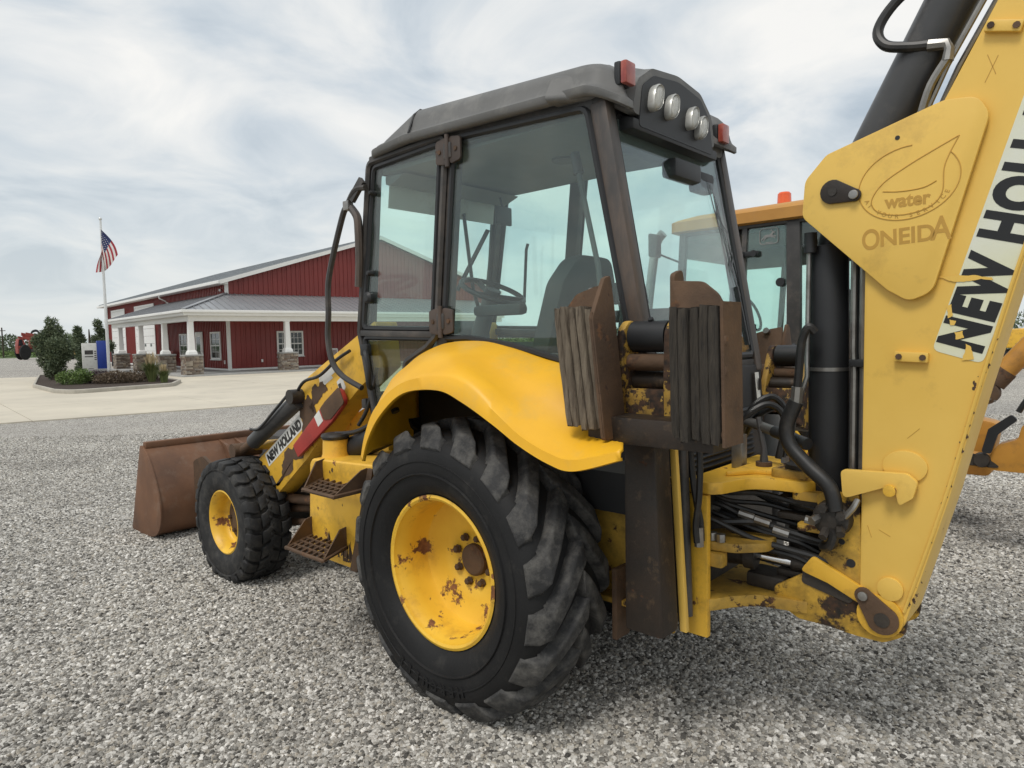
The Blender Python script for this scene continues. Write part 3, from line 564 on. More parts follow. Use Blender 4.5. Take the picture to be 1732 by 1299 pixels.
bush('evergreen_tree', 'twin-topped evergreen tree standing behind the white and blue sign', 'tree', (-26.6, 43.0, 0), [(x - .65, y, z * .9, a, b_, c) for x, y, z, a, b_, c in conifer(3.3, .72, 5, 20)] + [(x + .62, y, z, a, b_, c) for x, y, z, a, b_, c in conifer(3.4, .78, 8, 20)], 13000, .14, 'conifer', 2.8, seed=2)
bush('green_shrub', 'low light green shrub at the left front of the island', 'shrub', (-18.9, 29.2, .1), [(0, 0, .3, .6, .55, .33), (-.4, .2, .28, .4, .4, .28), (.35, .2, .36, .45, .4, .3)], 2600, .09, 'bright', .3, seed=4)
for k, (p, lb) in enumerate((((-18.3, 30.0), 'dark purple-leaved shrub between the light green shrub and the sign'), ((-17.2, 29.4), 'wider purple-leaved shrub in front of the sign plinth'))):
    bush('purple_shrub', lb, 'shrub', (*p, .1), [(0, 0, .28, .6, .6, .27), (.45, .3, .22, .45, .45, .22), (-.45, -.1, .22, .4, .4, .22)], 2600, .085, 'purple' if k == 0 else 'brownleaf', .3, 'purple-leaved shrubs on the island' if False else None, seed=9 + k)
bush('russet_shrub', 'low russet shrub beside the foot of the flagpole', 'shrub', (-16.7, 30.6, .1), [(0, 0, .28, .7, .6, .27), (.55, .1, .26, .45, .45, .25), (-.55, 0, .2, .4, .4, .2)], 2800, .085, 'brownleaf', .3, seed=14)
def grass_clump(label, loc, n, h, seed, plumes=True):
    t = thing('ornamental_grass', label, 'plant', loc); rg = random.Random(seed); b, pl = B(), B()
    for k in range(n):
        a = rg.uniform(0, 6.28); sp_ = rg.uniform(.05, .55) * h; hh = h * rg.uniform(.5, .8); p0 = Vector((math.cos(a) * .12, math.sin(a) * .12, 0)); p1 = Vector((math.cos(a) * sp_ * .5, math.sin(a) * sp_ * .5, hh * .75)); p2 = Vector((math.cos(a) * sp_, math.sin(a) * sp_, hh)); s = Vector((-math.sin(a), math.cos(a), 0)) * .011
        b._f([p0 - s, p0 + s, p1 + s, p2, p1 - s], [(0, 1, 2, 4), (4, 2, 3)])
    b.build('blades', M['blade'], t, smooth=0)
    for k in range(n // 6):
        a = rg.uniform(0, 6.28); d = rg.uniform(.03, .26) * h; hh = h * rg.uniform(.85, 1.15); e = Vector((math.cos(a) * d, math.sin(a) * d, hh)); q = e * .72; s = Vector((-math.sin(a), math.cos(a), 0)) * .012; w_ = Vector((-math.sin(a), math.cos(a), 0)) * .03
        pl._f([Vector((0, 0, 0)) - s * .3, Vector((0, 0, 0)) + s * .3, q + s * .4, q - s * .4], [(0, 1, 2, 3)]); pl._f([q, q.lerp(e, .4) + w_, e, q.lerp(e, .4) - w_], [(0, 1, 2, 3)])
    pl.build('plumes', M['straw'], t, smooth=0)
grass_clump('tall ornamental grass with straw plumes in front of the porch column', (-15.9, 30.0, .1), 600, 1.2, 1)
grass_clump('low spreading ornamental grass at the right tip of the island', (-15.0, 29.3, .1), 420, .75, 2)

# ------------------------------------------------------------------ far things
def far_leaves(name, x0, x1, y, h, n, size, m, seed, depth=6):
    rg = random.Random(seed); bl_ = []
    k = x0
    while k < x1:
        hh = h * rg.uniform(.6, 1.1); wd = hh * rg.uniform(.7, 1.3); bl_.append((k, y + rg.uniform(-1, 1) * depth, hh * .5, wd, wd, hh * .55)); k += wd * .8
    o = leafcloud(B(), bl_, n, size, seed=seed).build(name, M[m], None, smooth=0); o['kind'] = 'stuff'; return o
far_leaves('treeline', -330, -190, 300, 6.5, 9000, 1.3, 'hedge', 21, 12)
far_leaves('treeline', -190, 60, 330, 6.0, 9000, 1.4, 'hedge', 22, 12)
o = far_leaves('hedgerow', 26, 62, 42, 3.0, 26000, .25, 'hedge', 23, 2)
o = far_leaves('field_crop', -190, -70, 140, .9, 14000, .45, 'bright', 24, 20)
up_ = thing('utility_pole', 'thin utility pole far away at the left edge of the picture', 'pole', (-88, 118, 0)); B().cyl((0, 0, 0), (0, 0, 5.2), .14, .10, 8).build('pole', M['bark'], up_); B().box((-.6, -.05, 4.6), (.6, .05, 4.72)).build('crossarm', M['bark'], up_)
# red sprayer far left
spr = thing('crop_sprayer', 'red crop sprayer with folded booms parked at the far edge of the gravel', 'sprayer', (-66.6, 95.0, 0), R(52)); spr.scale = (.68, .8, 1.08)
B().box((-2.4, -1.0, 1.0), (2.6, 1.0, 1.35)).build('chassis', M['dark'], spr, bevel=.05)
B().prism(rnd([(-2.9, .8), (-1.5, .8), (-1.5, 1.9), (-2.0, 2.7), (-2.7, 2.7), (-2.95, 1.9)], .2), 'y', -.7, .7).build('cab', M['farred'], spr, bevel=.04); B().prism([(-2.85, 1.8), (-1.95, 1.8), (-2.15, 2.6), (-2.65, 2.6)], 'y', -.715, .715).build('cab_window', M['winglass'], spr)
B().lathe([(-1.1, .3), (-1.0, .75), (1.0, .75), (1.1, .3)], (.4, 0, 2.0), 18, 'x').build('tank', M['farred'], spr)
for s in (-1, 1):
    for q in (-1.9, 1.7):
        o = B().lathe([(-.25, .45), (-.25, .9), (-.15, .98), (.15, .98), (.25, .9), (.25, .45)], (q, s * 1.2, .98), 20).build('wheel', M['tyre'], spr); B().lathe([(-.2, .1), (-.2, .45), (.2, .45), (.2, .1)], (q, s * 1.2, .98), 14).build('wheel_hub', M['farred'], spr)
    B().beam((-2.2, s * 1.1, 2.9), (2.4, s * 1.25, 2.3), .22, .28).build('boom_arm', M['farred'], spr); B().beam((-1.6, s * 1.1, 3.3), (1.2, s * 1.2, 2.9), .12, .4).build('boom_arm', M['farred'], spr)
    for q in (-1.5, -.7, .1, .9, 1.7): B().beam((q, s * 1.12, 2.3), (q + .5, s * 1.12, 3.1), .08, .08).build('boom_brace', M['farred'], spr)
B().tube(cat([(1.5, 0, 1.4), (1.3, 0, 3.1), (.8, 0, 3.7), (0, 0, 3.6), (-.3, 0, 3.2)], 4), .16, 8).build('loading_pipe', M['black'], spr)
B().prism([(2.2, .9), (3.2, .9), (3.2, 3.2), (2.9, 3.5), (2.4, 3.2)], 'y', -.9, -.7).build('rear_mast', M['dark'], spr); B().prism([(2.2, .9), (3.2, .9), (3.2, 3.2), (2.9, 3.5), (2.4, 3.2)], 'y', .7, .9).build('rear_mast', M['dark'], spr)
def skid(label, loc, rz, col):
    t = thing('skid_steer', label, 'loader', loc, rz)
    B().prism(rnd([(-1.3, .45), (1.2, .45), (1.2, 1.0), (.7, 1.2), (-1.3, 1.3)], .1), 'y', -.6, .6).build('body', col, t, bevel=.03)
    B().prism(rnd([(-.7, 1.2), (.7, 1.1), (.5, 2.05), (-.6, 2.1)], .08), 'y', -.45, .45).build('cab', M['black'], t, bevel=.03)
    for s in (-1, 1):
        B().prism(rnd([(-1.4, 1.3), (-1.2, 1.6), (.9, 1.2), (1.6, .45), (1.4, .35), (.8, .95), (-1.2, 1.3)], .05), 'y', s * .65 - .07, s * .65 + .07).build('lift_arm', col, t)
        for q in (-.75, .6): B().lathe([(-.15, .2), (-.15, .38), (-.1, .42), (.1, .42), (.15, .38), (.15, .2)], (q, s * .82, .42), 18).build('wheel', M['tyre'], t); B().lathe([(-.1, .05), (-.1, .2), (.1, .2), (.1, .05)], (q, s * .85, .42), 12).build('wheel_rim', M['white'], t)
    B().prism(rnd([(1.45, .1), (2.3, .1), (1.6, .75), (1.4, .75)], .04), 'y', -.85, .85).build('bucket', M['dark'], t, bevel=.02); return t
skid('black and yellow skid steer far away behind the evergreen tree', (-57.5, 91, 0), R(150), M['yel'])

# ================================================================== backhoe loader. Vehicle frame: x forward, y left, z up, rear axle at x=0
bh = thing('backhoe_loader', 'yellow backhoe loader with grey cab roof, bold boom lettering and rusty front bucket', 'backhoe loader', (.30059, 3.88228, -.028), R(137.5))
CY = .1
def clampz(o, z=.028):
    for v in o.data.vertices:
        if v.co.z < z: v.co.z = z + (v.co.z - z) * .02
# ---- wheels (built in the vehicle frame around their own axle so that copies can be moved)
def lug(b, c, th0, y0, th1, y1, r0, r1, rb, w, sh=0):
    """tread bar from (th0,y0) near the centre line to (th1,y1) at the shoulder, then down the side wall to radius sh"""
    def P(th, y, r): return Vector((c[0] + r * math.cos(th), c[1] + y, c[2] + r * math.sin(th)))
    rs = []; st = 5
    path = [(th0 + (th1 - th0) * (k / st) ** 1.15, y0 + (y1 - y0) * k / st, r0 + (r1 - r0) * (k / st) ** 2) for k in range(st + 1)]
    if sh: path += [(th1 + (th1 - th0) * .10, y1 + math.copysign(.026, y1), r1 - .034), (th1 + (th1 - th0) * .19, y1 + math.copysign(.060, y1), sh)]
    for k, (th, y, r) in enumerate(path):
        ww = w * (1.0 if k < st else 1.25 if k == st + 1 else 1.15) / r; base = r - .075 if k <= st else r - .05; yb = y if k <= st else y - math.copysign(.05, y1)
        e = .75
        rs.append([P(th - ww * .82, yb, base), P(th - ww * .5, y, r - .006), P(th - ww * .36, y, r), P(th + ww * .36, y, r), P(th + ww * .5, y, r - .006), P(th + ww * .82, yb, base)])
    b.rings(rs)
def rear_wheel(c, flip=1):
    wp = part('rear_wheel', bh)
    tb = B(); prof = [(-.19, .35), (-.215, .375), (-.243, .43), (-.256, .50), (-.254, .56), (-.234, .605), (-.190, .640), (-.11, .656), (0, .662), (.11, .656), (.190, .640), (.234, .605), (.254, .56), (.256, .50), (.243, .43), (.222, .385), (.205, .372), (.19, .35)]
    tb.lathe(prof, c, 96, cap=False)
    for rr in (.47, .53): tb.lathe([(.2495, rr - .006), (.2595, rr - .002), (.2595, rr + .002), (.2495, rr + .006)], c, 96, cap=False)
    o = tb.build('tyre', M['tyre'], wp, smooth=40); clampz(o)
    lb = B(); n = 18
    for k in range(n):
        t = 2 * math.pi * k / n + .08
        lug(lb, c, t, -.015, t + .38,  .192, .712, .690, .66, .112, .600); lug(lb, c, t + math.pi / n, .015, t + math.pi / n + .38, -.192, .712, .690, .66, .112, .600)
    o = lb.build('tread_lugs', M['tread'], wp, bevel=.006, seg=2, smooth=50); clampz(o)
    if True:
        for k, ch in enumerate('HERCULES'):
            a = R(-110 + k * 6.6); rr = .512; pos = (c[0] + rr * math.cos(a), c[1] + .2565, c[2] + rr * math.sin(a)); rad = Vector((math.cos(a), 0, math.sin(a))); text(ch, .062, M['tyre'], 'tyre_lettering', wp, frame(pos, rad.cross(Vector((0, 1, 0))) * 1, rad), .003, .95, .0035, 'CENTER')
    rim = B(); rim.lathe([(.207, .365), (.212, .352), (.205, .340), (.18, .335), (.165, .325), (.10, .318), (.04, .316), (.015, .306), (.00, .27), (-.010, .20), (-.016, .15), (-.03, .135), (-.04, .10), (-.04, .01), (-.08, .01), (-.08, .30), (-.10, .34), (.19, .36)], c, 72, cap=False)
    rim.build('rim', M['rim'], wp, smooth=40)
    B().lathe([(-.039, .080), (-.016, .078), (-.008, .068), (-.006, .03), (-.004, .002)], c, 32).build('hub', M['rusty'], wp)
    nb = B(); nb.lathe([(0, .021), (.008, .021), (.008, .016), (.028, .016), (.032, .010), (.032, .001)], (0, 0, 0), 6); nm = nb.build('wheel_nut', M['rusty'], wp, smooth=0)
    for k in range(8):
        a = 2 * math.pi * k / 8 + .3; p = (c[0] + .118 * math.cos(a), c[1] - .030, c[2] + .118 * math.sin(a))
        o = nm if k == 0 else dup(nm, wp); o.location = p
    return wp
rwl = rear_wheel((-.026, .80, .69))
rwr = dup(rwl, bh); rwr.rotation_euler = (0, 0, math.pi); rwr.location = (-.052, 2 * CY, 0)
def front_wheel(c):
    wp = part('front_wheel', bh); tb = B()
    tb.lathe([(-.13, .225), (-.15, .25), (-.163, .30), (-.165, .36), (-.158, .41), (-.135, .436), (-.06, .446), (.06, .446), (.135, .436), (.158, .41), (.165, .36), (.163, .30), (.15, .25), (.135, .235), (.13, .222)], c, 80, cap=False)
    tb.lathe([(.160, .385), (.169, .392), (.169, .40), (.158, .405)], c, 80, cap=False)
    o = tb.build('tyre', M['ftyre'], wp, smooth=40); clampz(o)
    lb = B(); n = 24
    def P(th, y, r): return Vector((c[0] + r * math.cos(th), c[1] + y, c[2] + r * math.sin(th)))
    for k in range(n):
        t0 = 2 * math.pi * k / n; pw = 2 * math.pi / n
        for s in (-1, 1):
            to = t0 + (pw * .5 if s < 0 else 0)
            # inner and outer chevron blocks
            for (ya, yb, d0, d1, w0, rT) in ((-.012, .068, 0, .11, .80, .468), (.078, .158, .15, .10, .74, .466)):
                rs = []
                for q, (y, d) in enumerate(((ya, d0), ((ya + yb) / 2, (d0 + d1) / 2 + .02), (yb, d1))):
                    r = rT - (.012 if y > .15 else .003 if y > .1 else 0); hw = pw * w0 / 2
                    rs.append([P(to + d - hw * 1.06, s * y, r - .045), P(to + d - hw * .93, s * y, r - .003), P(to + d - hw * .86, s * y, r), P(to + d + hw * .86, s * y, r), P(to + d + hw * .93, s * y, r - .003), P(to + d + hw * 1.06, s * y, r - .045)])
                if yb > .1:
                    hw = pw * .62 / 2; rs.append([P(to + d1 - hw, s * .166, .385), P(to + d1 - hw * .9, s * .170, .41), P(to + d1 - hw * .8, s * .170, .415), P(to + d1 + hw * .8, s * .170, .415), P(to + d1 + hw * .9, s * .170, .41), P(to + d1 + hw, s * .166, .385)])
                lb.rings(rs)
    o = lb.build('tread_blocks', M['ftyre'], wp, bevel=.003, seg=1, smooth=40); clampz(o)
    B().lathe([(.140, .242), (.145, .232), (.138, .224), (.12, .214), (.105, .204), (.06, .200), (.035, .196), (.022, .185), (.018, .165), (.016, .118), (.0, .114), (-.06, .114), (-.11, .22), (.13, .238)], c, 56, cap=False).build('rim', M['rim'], wp, smooth=40)
    B().lathe([(.0, .158), (.022, .156), (.026, .09), (.034, .085), (.04, .06), (.042, .002)], c, 36).build('hub', M['rusty'], wp)
    nm = B().lathe([(0, .016), (.028, .016), (.03, .002)], (0, 0, 0), 6).build('wheel_nut', M['rusty'], wp, smooth=0)
    for k in range(6):
        a = k * math.pi / 3; p = (c[0] + .118 * math.cos(a), c[1] + .018, c[2] + .105 * math.sin(a)); o = nm if k == 0 else dup(nm, wp); o.location = p
    return wp
fwl = front_wheel((2.551, .72, .455)); fwr = dup(fwl, bh); fwr.rotation_euler = (0, 0, math.pi); fwr.location = (5.102, 2 * CY, 0)

# ---- chassis
b = B(); b.box((-.9, CY - .36, .52), (2.75, CY - .24, .92)); b.box((-.9, CY + .24, .52), (2.75, CY + .36, .92)); b.build('chassis_rail', M['greasy'], bh, bevel=.01)
B().box((-.3, CY - .24, .50), (1.3, CY + .24, .95)).build('transmission', M['greasy'], bh, bevel=.05)
B().lathe([(-.52, .16), (-.45, .17), (-.40, .13), (.40, .13), (.45, .17), (.52, .16)], (-.026, CY, .69), 20).build('rear_axle', M['greasy'], bh)
B().lathe([(-.47, .10), (-.4, .10), (-.2, .15), (.2, .15), (.4, .10), (.47, .10)], (2.551, CY, .455), 18).build('front_axle', M['greasy'], bh)
for p0, p1, r in (((2.45, .5, .50), (1.7, .42, .62), .03), ((2.35, .55, .62), (1.45, .40, .66), .035), ((2.5, .52, .40), (1.5, .36, .52), .025)): B().cyl(p0, p1, r).build('steering_link', M['rusty'], bh)
B().box((1.35, CY - .30, .92), (2.9, CY + .30, 1.05)).build('engine_block', M['greasy'], bh, bevel=.04)
b = B(); b.prism(rnd([(1.12, .98), (2.15, .92), (2.2, 1.0), (2.0, 1.08), (1.3, 1.36), (1.12, 1.40)], .06), 'y', CY - .33, CY + .31); b.build('engine_hood', M['yel'], bh, bevel=.03)
# yellow rear frame plates seen between the tyre and the stabilizer
B().prism([(-.35, .62), (-1.0, .58), (-1.0, 1.16), (-.35, 1.16)], 'y', .47, .495).build('side_frame_plate', M['worn'], bh, bevel=.004)
B().box((-1.0, .44, 1.161), (-.35, .56, 1.185)).build('frame_flange', M['worn'], bh, bevel=.004)
B().box((-.98, .50, .50), (-.70, .52, .57)).build('frame_gusset', M['worn'], bh, bevel=.003); B().box((-.745, .496, .43), (-.72, .60, .75)).build('frame_gusset', M['rusty'], bh, bevel=.003)
B().box((-1.0, .40, .575), (-.30, .56, .60)).build('frame_flange', M['worn'], bh, bevel=.004)
# ---- fuel tank and steps
tk = B().prism(rnd([(.56, .55), (.66, .50), (1.14, .50), (1.245, .56), (1.205, 1.09), (.54, 1.12)], [.03, .05, .06, .07, .06, .03]), 'y', .50, .93).build('fuel_tank', M['yel'], bh, bevel=.035, seg=3)
B().lathe([(.0, .085), (.02, .078), (.105, .074), (.11, .06)], (1.12, .80, 1.09), 24, 'z').build('filler_neck', M['yel'], bh); B().lathe([(.0, .08), (.015, .085), (.028, .08), (.034, .05)], (1.12, .80, 1.20), 24, 'z').build('filler_cap', M['hose'], bh)
B().box((1.135, .9302, .955), (1.175, .9312, 1.02)).build('tank_sticker', M['green'], bh); B().box((1.143, .9313, .975), (1.167, .9318, 1.005)).build('tank_sticker', M['white'], bh)
rg = random.Random(3)
for k in range(20):
    u = rg.random(); xb_ = 1.18 - .50 * u; zb = .53 + rg.uniform(0, .03); h_ = rg.uniform(.03, .13) * (1.2 - .5 * abs(u - .5)); wd_ = rg.uniform(.006, .02)
    B().prism(jag([(xb_ - wd_, zb), (xb_ + wd_, zb), (xb_ + wd_ * .5 - .012, zb + h_ * .6), (xb_ - .02, zb + h_)], .22, 2, k), 'y', .9303, .9308).build('rust_streak', M['rusty'], bh)
for k in range(9):
    xc_, zc_ = rg.uniform(.68, 1.0), rg.uniform(.85, 1.05); r_ = rg.uniform(.004, .014); B().prism(jag([(xc_ - r_, zc_), (xc_, zc_ - r_ * 1.6), (xc_ + r_, zc_), (xc_, zc_ + r_ * 1.6)], .3, 2, k), 'y', .9303, .9308).build('rust_streak', M['rusty'], bh)
def step(x0, x1, ox0, ox1, z, yi, yo, name='step'):
    st = part(name, bh)
    f = B(); loop = [(x0, yi, z), (ox0, yo - .02, z), (ox0 - .03, yo, z), (ox1 + .03, yo, z), (ox1, yo - .02, z), (x1, yi, z)]
    f.tube(cat(loop, 3), .011, 6); f.build('step_rail', M['rusty'], st)
    t = B()
    for k in range(1, 4): y = yi + (yo - yi) * k / 4; xa, xb = x0 + (ox0 - x0) * k / 4, x1 + (ox1 - x1) * k / 4; t.beam((xa, y, z), (xb, y, z), .012, .018)
    for k in range(1, 7):
        q = k / 7; t.beam((x0 + (x1 - x0) * q, yi, z), (ox0 + (ox1 - ox0) * q, yo, z), .010, .016, (1, 0, 0))
    t.build('step_grate', M['rusty'], st, smooth=0)
    for (xa, xb) in ((x0, ox0), (x1, ox1)):
        g = B(); g._f([(xa, yi - .02, z + .115), (xa, yi + .035, z + .105), (xb, yo - .02, z + .012), (xb, yo, z - .014), (xa, yi - .02, z - .014)], [(0, 1, 2, 3, 4)]); o = g.build('step_side', M['rusty'], st, smooth=0); md = o.modifiers.new('s', 'SOLIDIFY'); md.thickness = .008
    return st
step(1.06, .62, .90, .60, .985, .935, 1.16); step(1.20, .84, 1.10, .73, .625, .935, 1.16)
B().hexa([(.735, .931, .50), (.80, .931, .50), (.80, .945, .50), (.735, .945, .50), (.555, .931, 1.10), (.60, .931, 1.10), (.60, .945, 1.10), (.555, .945, 1.10)]).build('step_bracket', M['rusty'], bh, bevel=.003)
# ---- rear fenders
cre = [(.475, 1.20), (.43, 1.33), (.34, 1.465), (.13, 1.59), (-.14, 1.632), (-.32, 1.60), (-.49, 1.485), (-.62, 1.40), (-.77, 1.345), (-.88, 1.335), (-1.08, 1.385)]
inn = [(.60, 1.20), (.605, 1.45), (.57, 1.64), (.30, 1.75), (.02, 1.768), (-.2, 1.738), (-.40, 1.69), (-.55, 1.655), (-.63, 1.60), (-.70, 1.49), (-.80, 1.395)]
lip = [(.452, 1.175), (.40, 1.29), (.29, 1.42), (.11, 1.532), (-.13, 1.555), (-.29, 1.508), (-.47, 1.425), (-.61, 1.352), (-.76, 1.296), (-.88, 1.282), (-1.085, 1.345)]
hi_, lo_ = [], []
for i, (c_, n_) in enumerate(zip(cre, inn)):
    if i < 5: a = (c_[0] * .5 + n_[0] * .5 + .01, c_[1] * .5 + n_[1] * .5 + .022); hi_.append((*a, .86)); lo_.append((a[0] * .93 + c_[0] * .07, a[1] * .93 + c_[1] * .07, .885))
    else:
        f = min(1, (i - 4) / 3.2); z1 = (1.60, 1.585, 1.565, 1.505, 1.43, 1.395)[i - 5]; zz = c_[1] * .5 + n_[1] * .5 + .022
        hi_.append((c_[0] * .6 + n_[0] * .4, zz * (1 - f) + z1 * f, .86)); lo_.append((c_[0] * .62 + n_[0] * .38, (zz - .006) * (1 - f) + (z1 - .045) * f if i < 9 else z1 - .02, .885))
def col(P, y=None): return [v for v in cat([(p[0], y if y is not None else p[2], p[1]) for p in P], 7)]
cols = [col([(p[0], p[1] - .015) for p in inn], .585), col(inn, .62), col([(a[0] * .75 + h_[0] * .25, a[1] * .75 + h_[1] * .25 + .012) for a, h_ in zip(inn, hi_)], .70), [Vector((v.x, .86, v.z)) for v in cat([(p[0], .86, p[1]) for p in hi_], 7)], [Vector((v.x, .885, v.z)) for v in cat([(p[0], .885, p[1]) for p in lo_], 7)], col([(a[0] * .6 + l_[0] * .4, a[1] * .6 + l_[1] * .4 + .008) for a, l_ in zip(cre, lo_)], .985), col(cre, 1.055), col([(c_[0] * .8 + l_[0] * .2, c_[1] * .8 + l_[1] * .2) for c_, l_ in zip(cre, lip)], 1.075), col(lip, 1.08), col([(l_[0], l_[1] - .004) for l_ in lip], 1.06)]
fb = B(); fb.rings(cols, closed=False, cap0=False, cap1=False); fl = fb.build('rear_fender', M['fender'], bh, smooth=50); md = fl.modifiers.new('shell', 'SOLIDIFY'); md.thickness = .012; md.offset = -1
fr = dup(fl, bh)
fr.data = fl.data.copy(); fr.data.transform(Matrix.Translation((0, 2 * CY, 0)) @ Matrix.Diagonal((1, -1, 1, 1))); fr.data.flip_normals()
bm = bmesh.new(); bm.from_mesh(fr.data); bmesh.ops.delete(bm, geom=[v for v in bm.verts if v.co.x < -.80], context='VERTS'); bm.to_mesh(fr.data); bm.free()
B().prism([(.60, 1.15), (.60, 1.6), (.4, 1.70), (-.2, 1.70), (-.9, 1.52), (-.9, 1.0), (-.55, 1.0), (-.5, 1.25), (0, 1.42), (.40, 1.3), (.45, 1.0)], 'y', .56, .583).build('wheel_arch_liner', M['black'], bh)
B().cyl((.485, .84, 1.415), (.475, .84, 1.40), .022).build('fender_bolt', M['black'], bh)

# ---- cab
cab = bh
Yl, Yr = .655, -.455
def post(name, p0, p1, w_, d, m='dark', side=(0, 1, 0), bev=.012): return B().beam(p0, p1, w_, d, side).build(name, M[m], bh, bevel=bev)
for yy, sg_ in ((Yl - .03, 1), (Yr + .03, -1)):
    post('front_pillar', (.865, yy, 2.82), (1.035, yy, 1.82), .06, .06); post('front_pillar', (1.035, yy, 1.825), (.93, yy, 1.33), .06, .06)
    post('centre_pillar', (.195, yy, 2.82), (.315, yy, 1.74), .055, .085)
    post('rear_pillar', (-.708, yy, 2.765), (-.925, yy, 1.58), .075, .085, 'pillar', bev=.02)
    post('roof_rail', (.875, yy, 2.815), (-.70, yy, 2.765), .06, .07, 'dark', (0, 1, 0))
    post('door_sill', (.94, yy, 1.345), (.62, yy, 1.345), .06, .05)
    post('waist_rail', (1.02, yy, 1.83), (.34, yy, 1.80), .055, .045)
post('rear_roof_rail', (-.70, Yl, 2.76), (-.70, Yr, 2.76), .06, .08, 'dark', (1, 0, 0)); post('front_roof_rail', (.87, Yl, 2.80), (.87, Yr, 2.80), .06, .08, 'dark', (1, 0, 0))
post('rear_sill', (-.92, Yl, 1.62), (-.92, Yr, 1.62), .05, .06, 'dark', (1, 0, 0)); post('front_sill', (1.03, Yl, 1.40), (.95, Yr, 1.40), .05, .06, 'dark', (1, 0, 0))
# glazing with black seals
rs_pts = [(.165, 2.79), (-.655, 2.745), (-.855, 1.80), (-.835, 1.66), (-.50, 1.675), (-.20, 1.745), (.10, 1.785), (.285, 1.785)]
dr_pts = [(.84, 2.765), (.27, 2.785), (.37, 1.835), (.995, 1.855)]
dl_pts = [(.985, 1.80), (.36, 1.785), (.40, 1.74), (.56, 1.66), (.63, 1.38), (.90, 1.37)]
for yy, sg_ in ((Yl, 1), (Yr, -1)):
    y0, y1 = yy - .003, yy + .003
    for nm, pts, r, gm in (('side_window', rs_pts, [.04, .05, .06, .08, .12, .2, .2, .04], 'glass'), ('door_window', dr_pts, .04, 'glass'), ('lower_door_window', dl_pts, [.03, .02, .05, .12, .03, .04], 'dglass')):
        p = rnd(pts, r, 4); g = B().prism(p, 'y', y0, y1).build(nm, M[gm], bh, smooth=0)
        s_ = B(); s_.tube([(x, yy + sg_ * .004, z) for x, z in p], .0155, 6, closed=True); s_.build('window_seal', M['black'], g)
# door frame
dfr = part('door_frame', bh)
B().tube([(x, Yl + .006, z) for x, z in rnd([(.885, 2.80), (.225, 2.815), (.335, 1.80), (.42, 1.74), (.60, 1.66), (.655, 1.35), (.90, 1.335), (1.03, 1.83)], .05, 4)], .019, 6, closed=True).build('frame_tube', M['dark'], dfr)
B().beam((1.01, Yl + .006, 1.825), (.34, Yl + .006, 1.805), .03, .035).build('frame_rail', M['dark'], dfr, bevel=.006)
B().tube(cat([(.94, Yl + .03, 1.72), (.90, Yl + .06, 1.70), (.875, Yl + .065, 1.62), (.885, Yl + .06, 1.53), (.90, Yl + .03, 1.50)], 5), .016, 8).build('door_handle', M['black'], dfr); B().box((.90, Yl + .02, 1.69), (.97, Yl + .055, 1.76)).build('door_lock', M['black'], dfr, bevel=.01)
for x, z, r in ((.905, 2.03, .035), (.885, 2.17, .018), (.84, 2.62, .015)): B().lathe([(0, r), (.03, r), (.042, r * .6), (.043, .002)], (x, Yl + .004, z), 18).build('latch_knob', M['black'], dfr)
for z0, z1, xc, xo in ((2.66, 2.80, .19, .01), (1.80, 1.945, .275, 0)):
    hg = part('door_hinge', bh)
    B().prism(rnd([(xc + .012, z0), (xc + .092, z0 + .014), (xc + .092, z1 - .014), (xc + .012, z1)], .02), 'y', Yl + .018, Yl + .032).build('hinge_leaf', M['hinge'], hg, bevel=.003)
    B().prism(rnd([(xc - .012, z0), (xc - .092, z0 + .014), (xc - .092, z1 - .014), (xc - .012, z1)], .02), 'y', Yl + .018, Yl + .032).build('hinge_leaf', M['hinge'], hg, bevel=.003)
    B().cyl((xc, Yl + .034, z0 - .012), (xc, Yl + .034, z1 + .008), .013, n=12).build('hinge_pin', M['hinge'], hg); B().box((xc - .03, Yl + .012, z0 + .03), (xc + .03, Yl + .038, z1 - .03)).build('hinge_barrel', M['dark'], hg, bevel=.01)
    for q in (-.06, .06): B().cyl((xc + q, Yl + .03, (z0 + z1) / 2), (xc + q, Yl + .038, (z0 + z1) / 2), .012, n=6).build('hinge_bolt', M['rusty'], hg)
# rear window and windshield: leaning planes built from four corners
def pane4(name, q, m='glass', seal=.016):
    q = [Vector(p) for p in q]; nrm = (q[1] - q[0]).cross(q[3] - q[0]).normalized() * .003
    g = B(); g.hexa([p - nrm for p in q] + [p + nrm for p in q]); o = g.build(name, M[m], bh, smooth=0)
    s_ = B(); s_.tube([q[i].lerp(q[(i + 1) % 4], t) for i in range(4) for t in (.02, .98)], seal, 6, closed=True); s_.build('window_seal', M['black'], o); return o
RW = lambda y, z: (-.735 - (2.72 - z) * .19, y, z)
pane4('rear_window', [RW(Yl - .07, 1.67), RW(Yr + .07, 1.67), RW(Yr + .07, 2.72), RW(Yl - .07, 2.72)])
pane4('windshield', [(1.04, Yl - .07, 1.45), (1.04, Yr + .07, 1.45), (.895, Yr + .07, 2.76), (.895, Yl - .07, 2.76)])
B().box((-.70, Yr + .05, 2.735), (.84, Yl - .05, 2.765)).build('headliner', M['liner'], bh, bevel=.01); B().cyl((-.1, .1, 2.735), (-.1, .1, 2.725), .07).build('dome_speaker', M['interior'], bh)
B().prism([(.84, 2.73), (.84, 2.68), (.80, 2.67), (.66, 2.72)], 'y', Yr + .07, Yl - .07).build('front_header', M['liner'], bh, bevel=.01)
B().prism([(2.74 - .0, .0)] and [(.862, 2.70), (.866, 2.70), (.885, 2.56), (.881, 2.56)], 'y', Yr + .10, Yl - .12).build('sun_strip', M['white'], bh); B().box((-.74, Yr + .06, 2.60), (-.66, Yl - .10, 2.73)).build('rear_header', M['interior'], bh, bevel=.02)
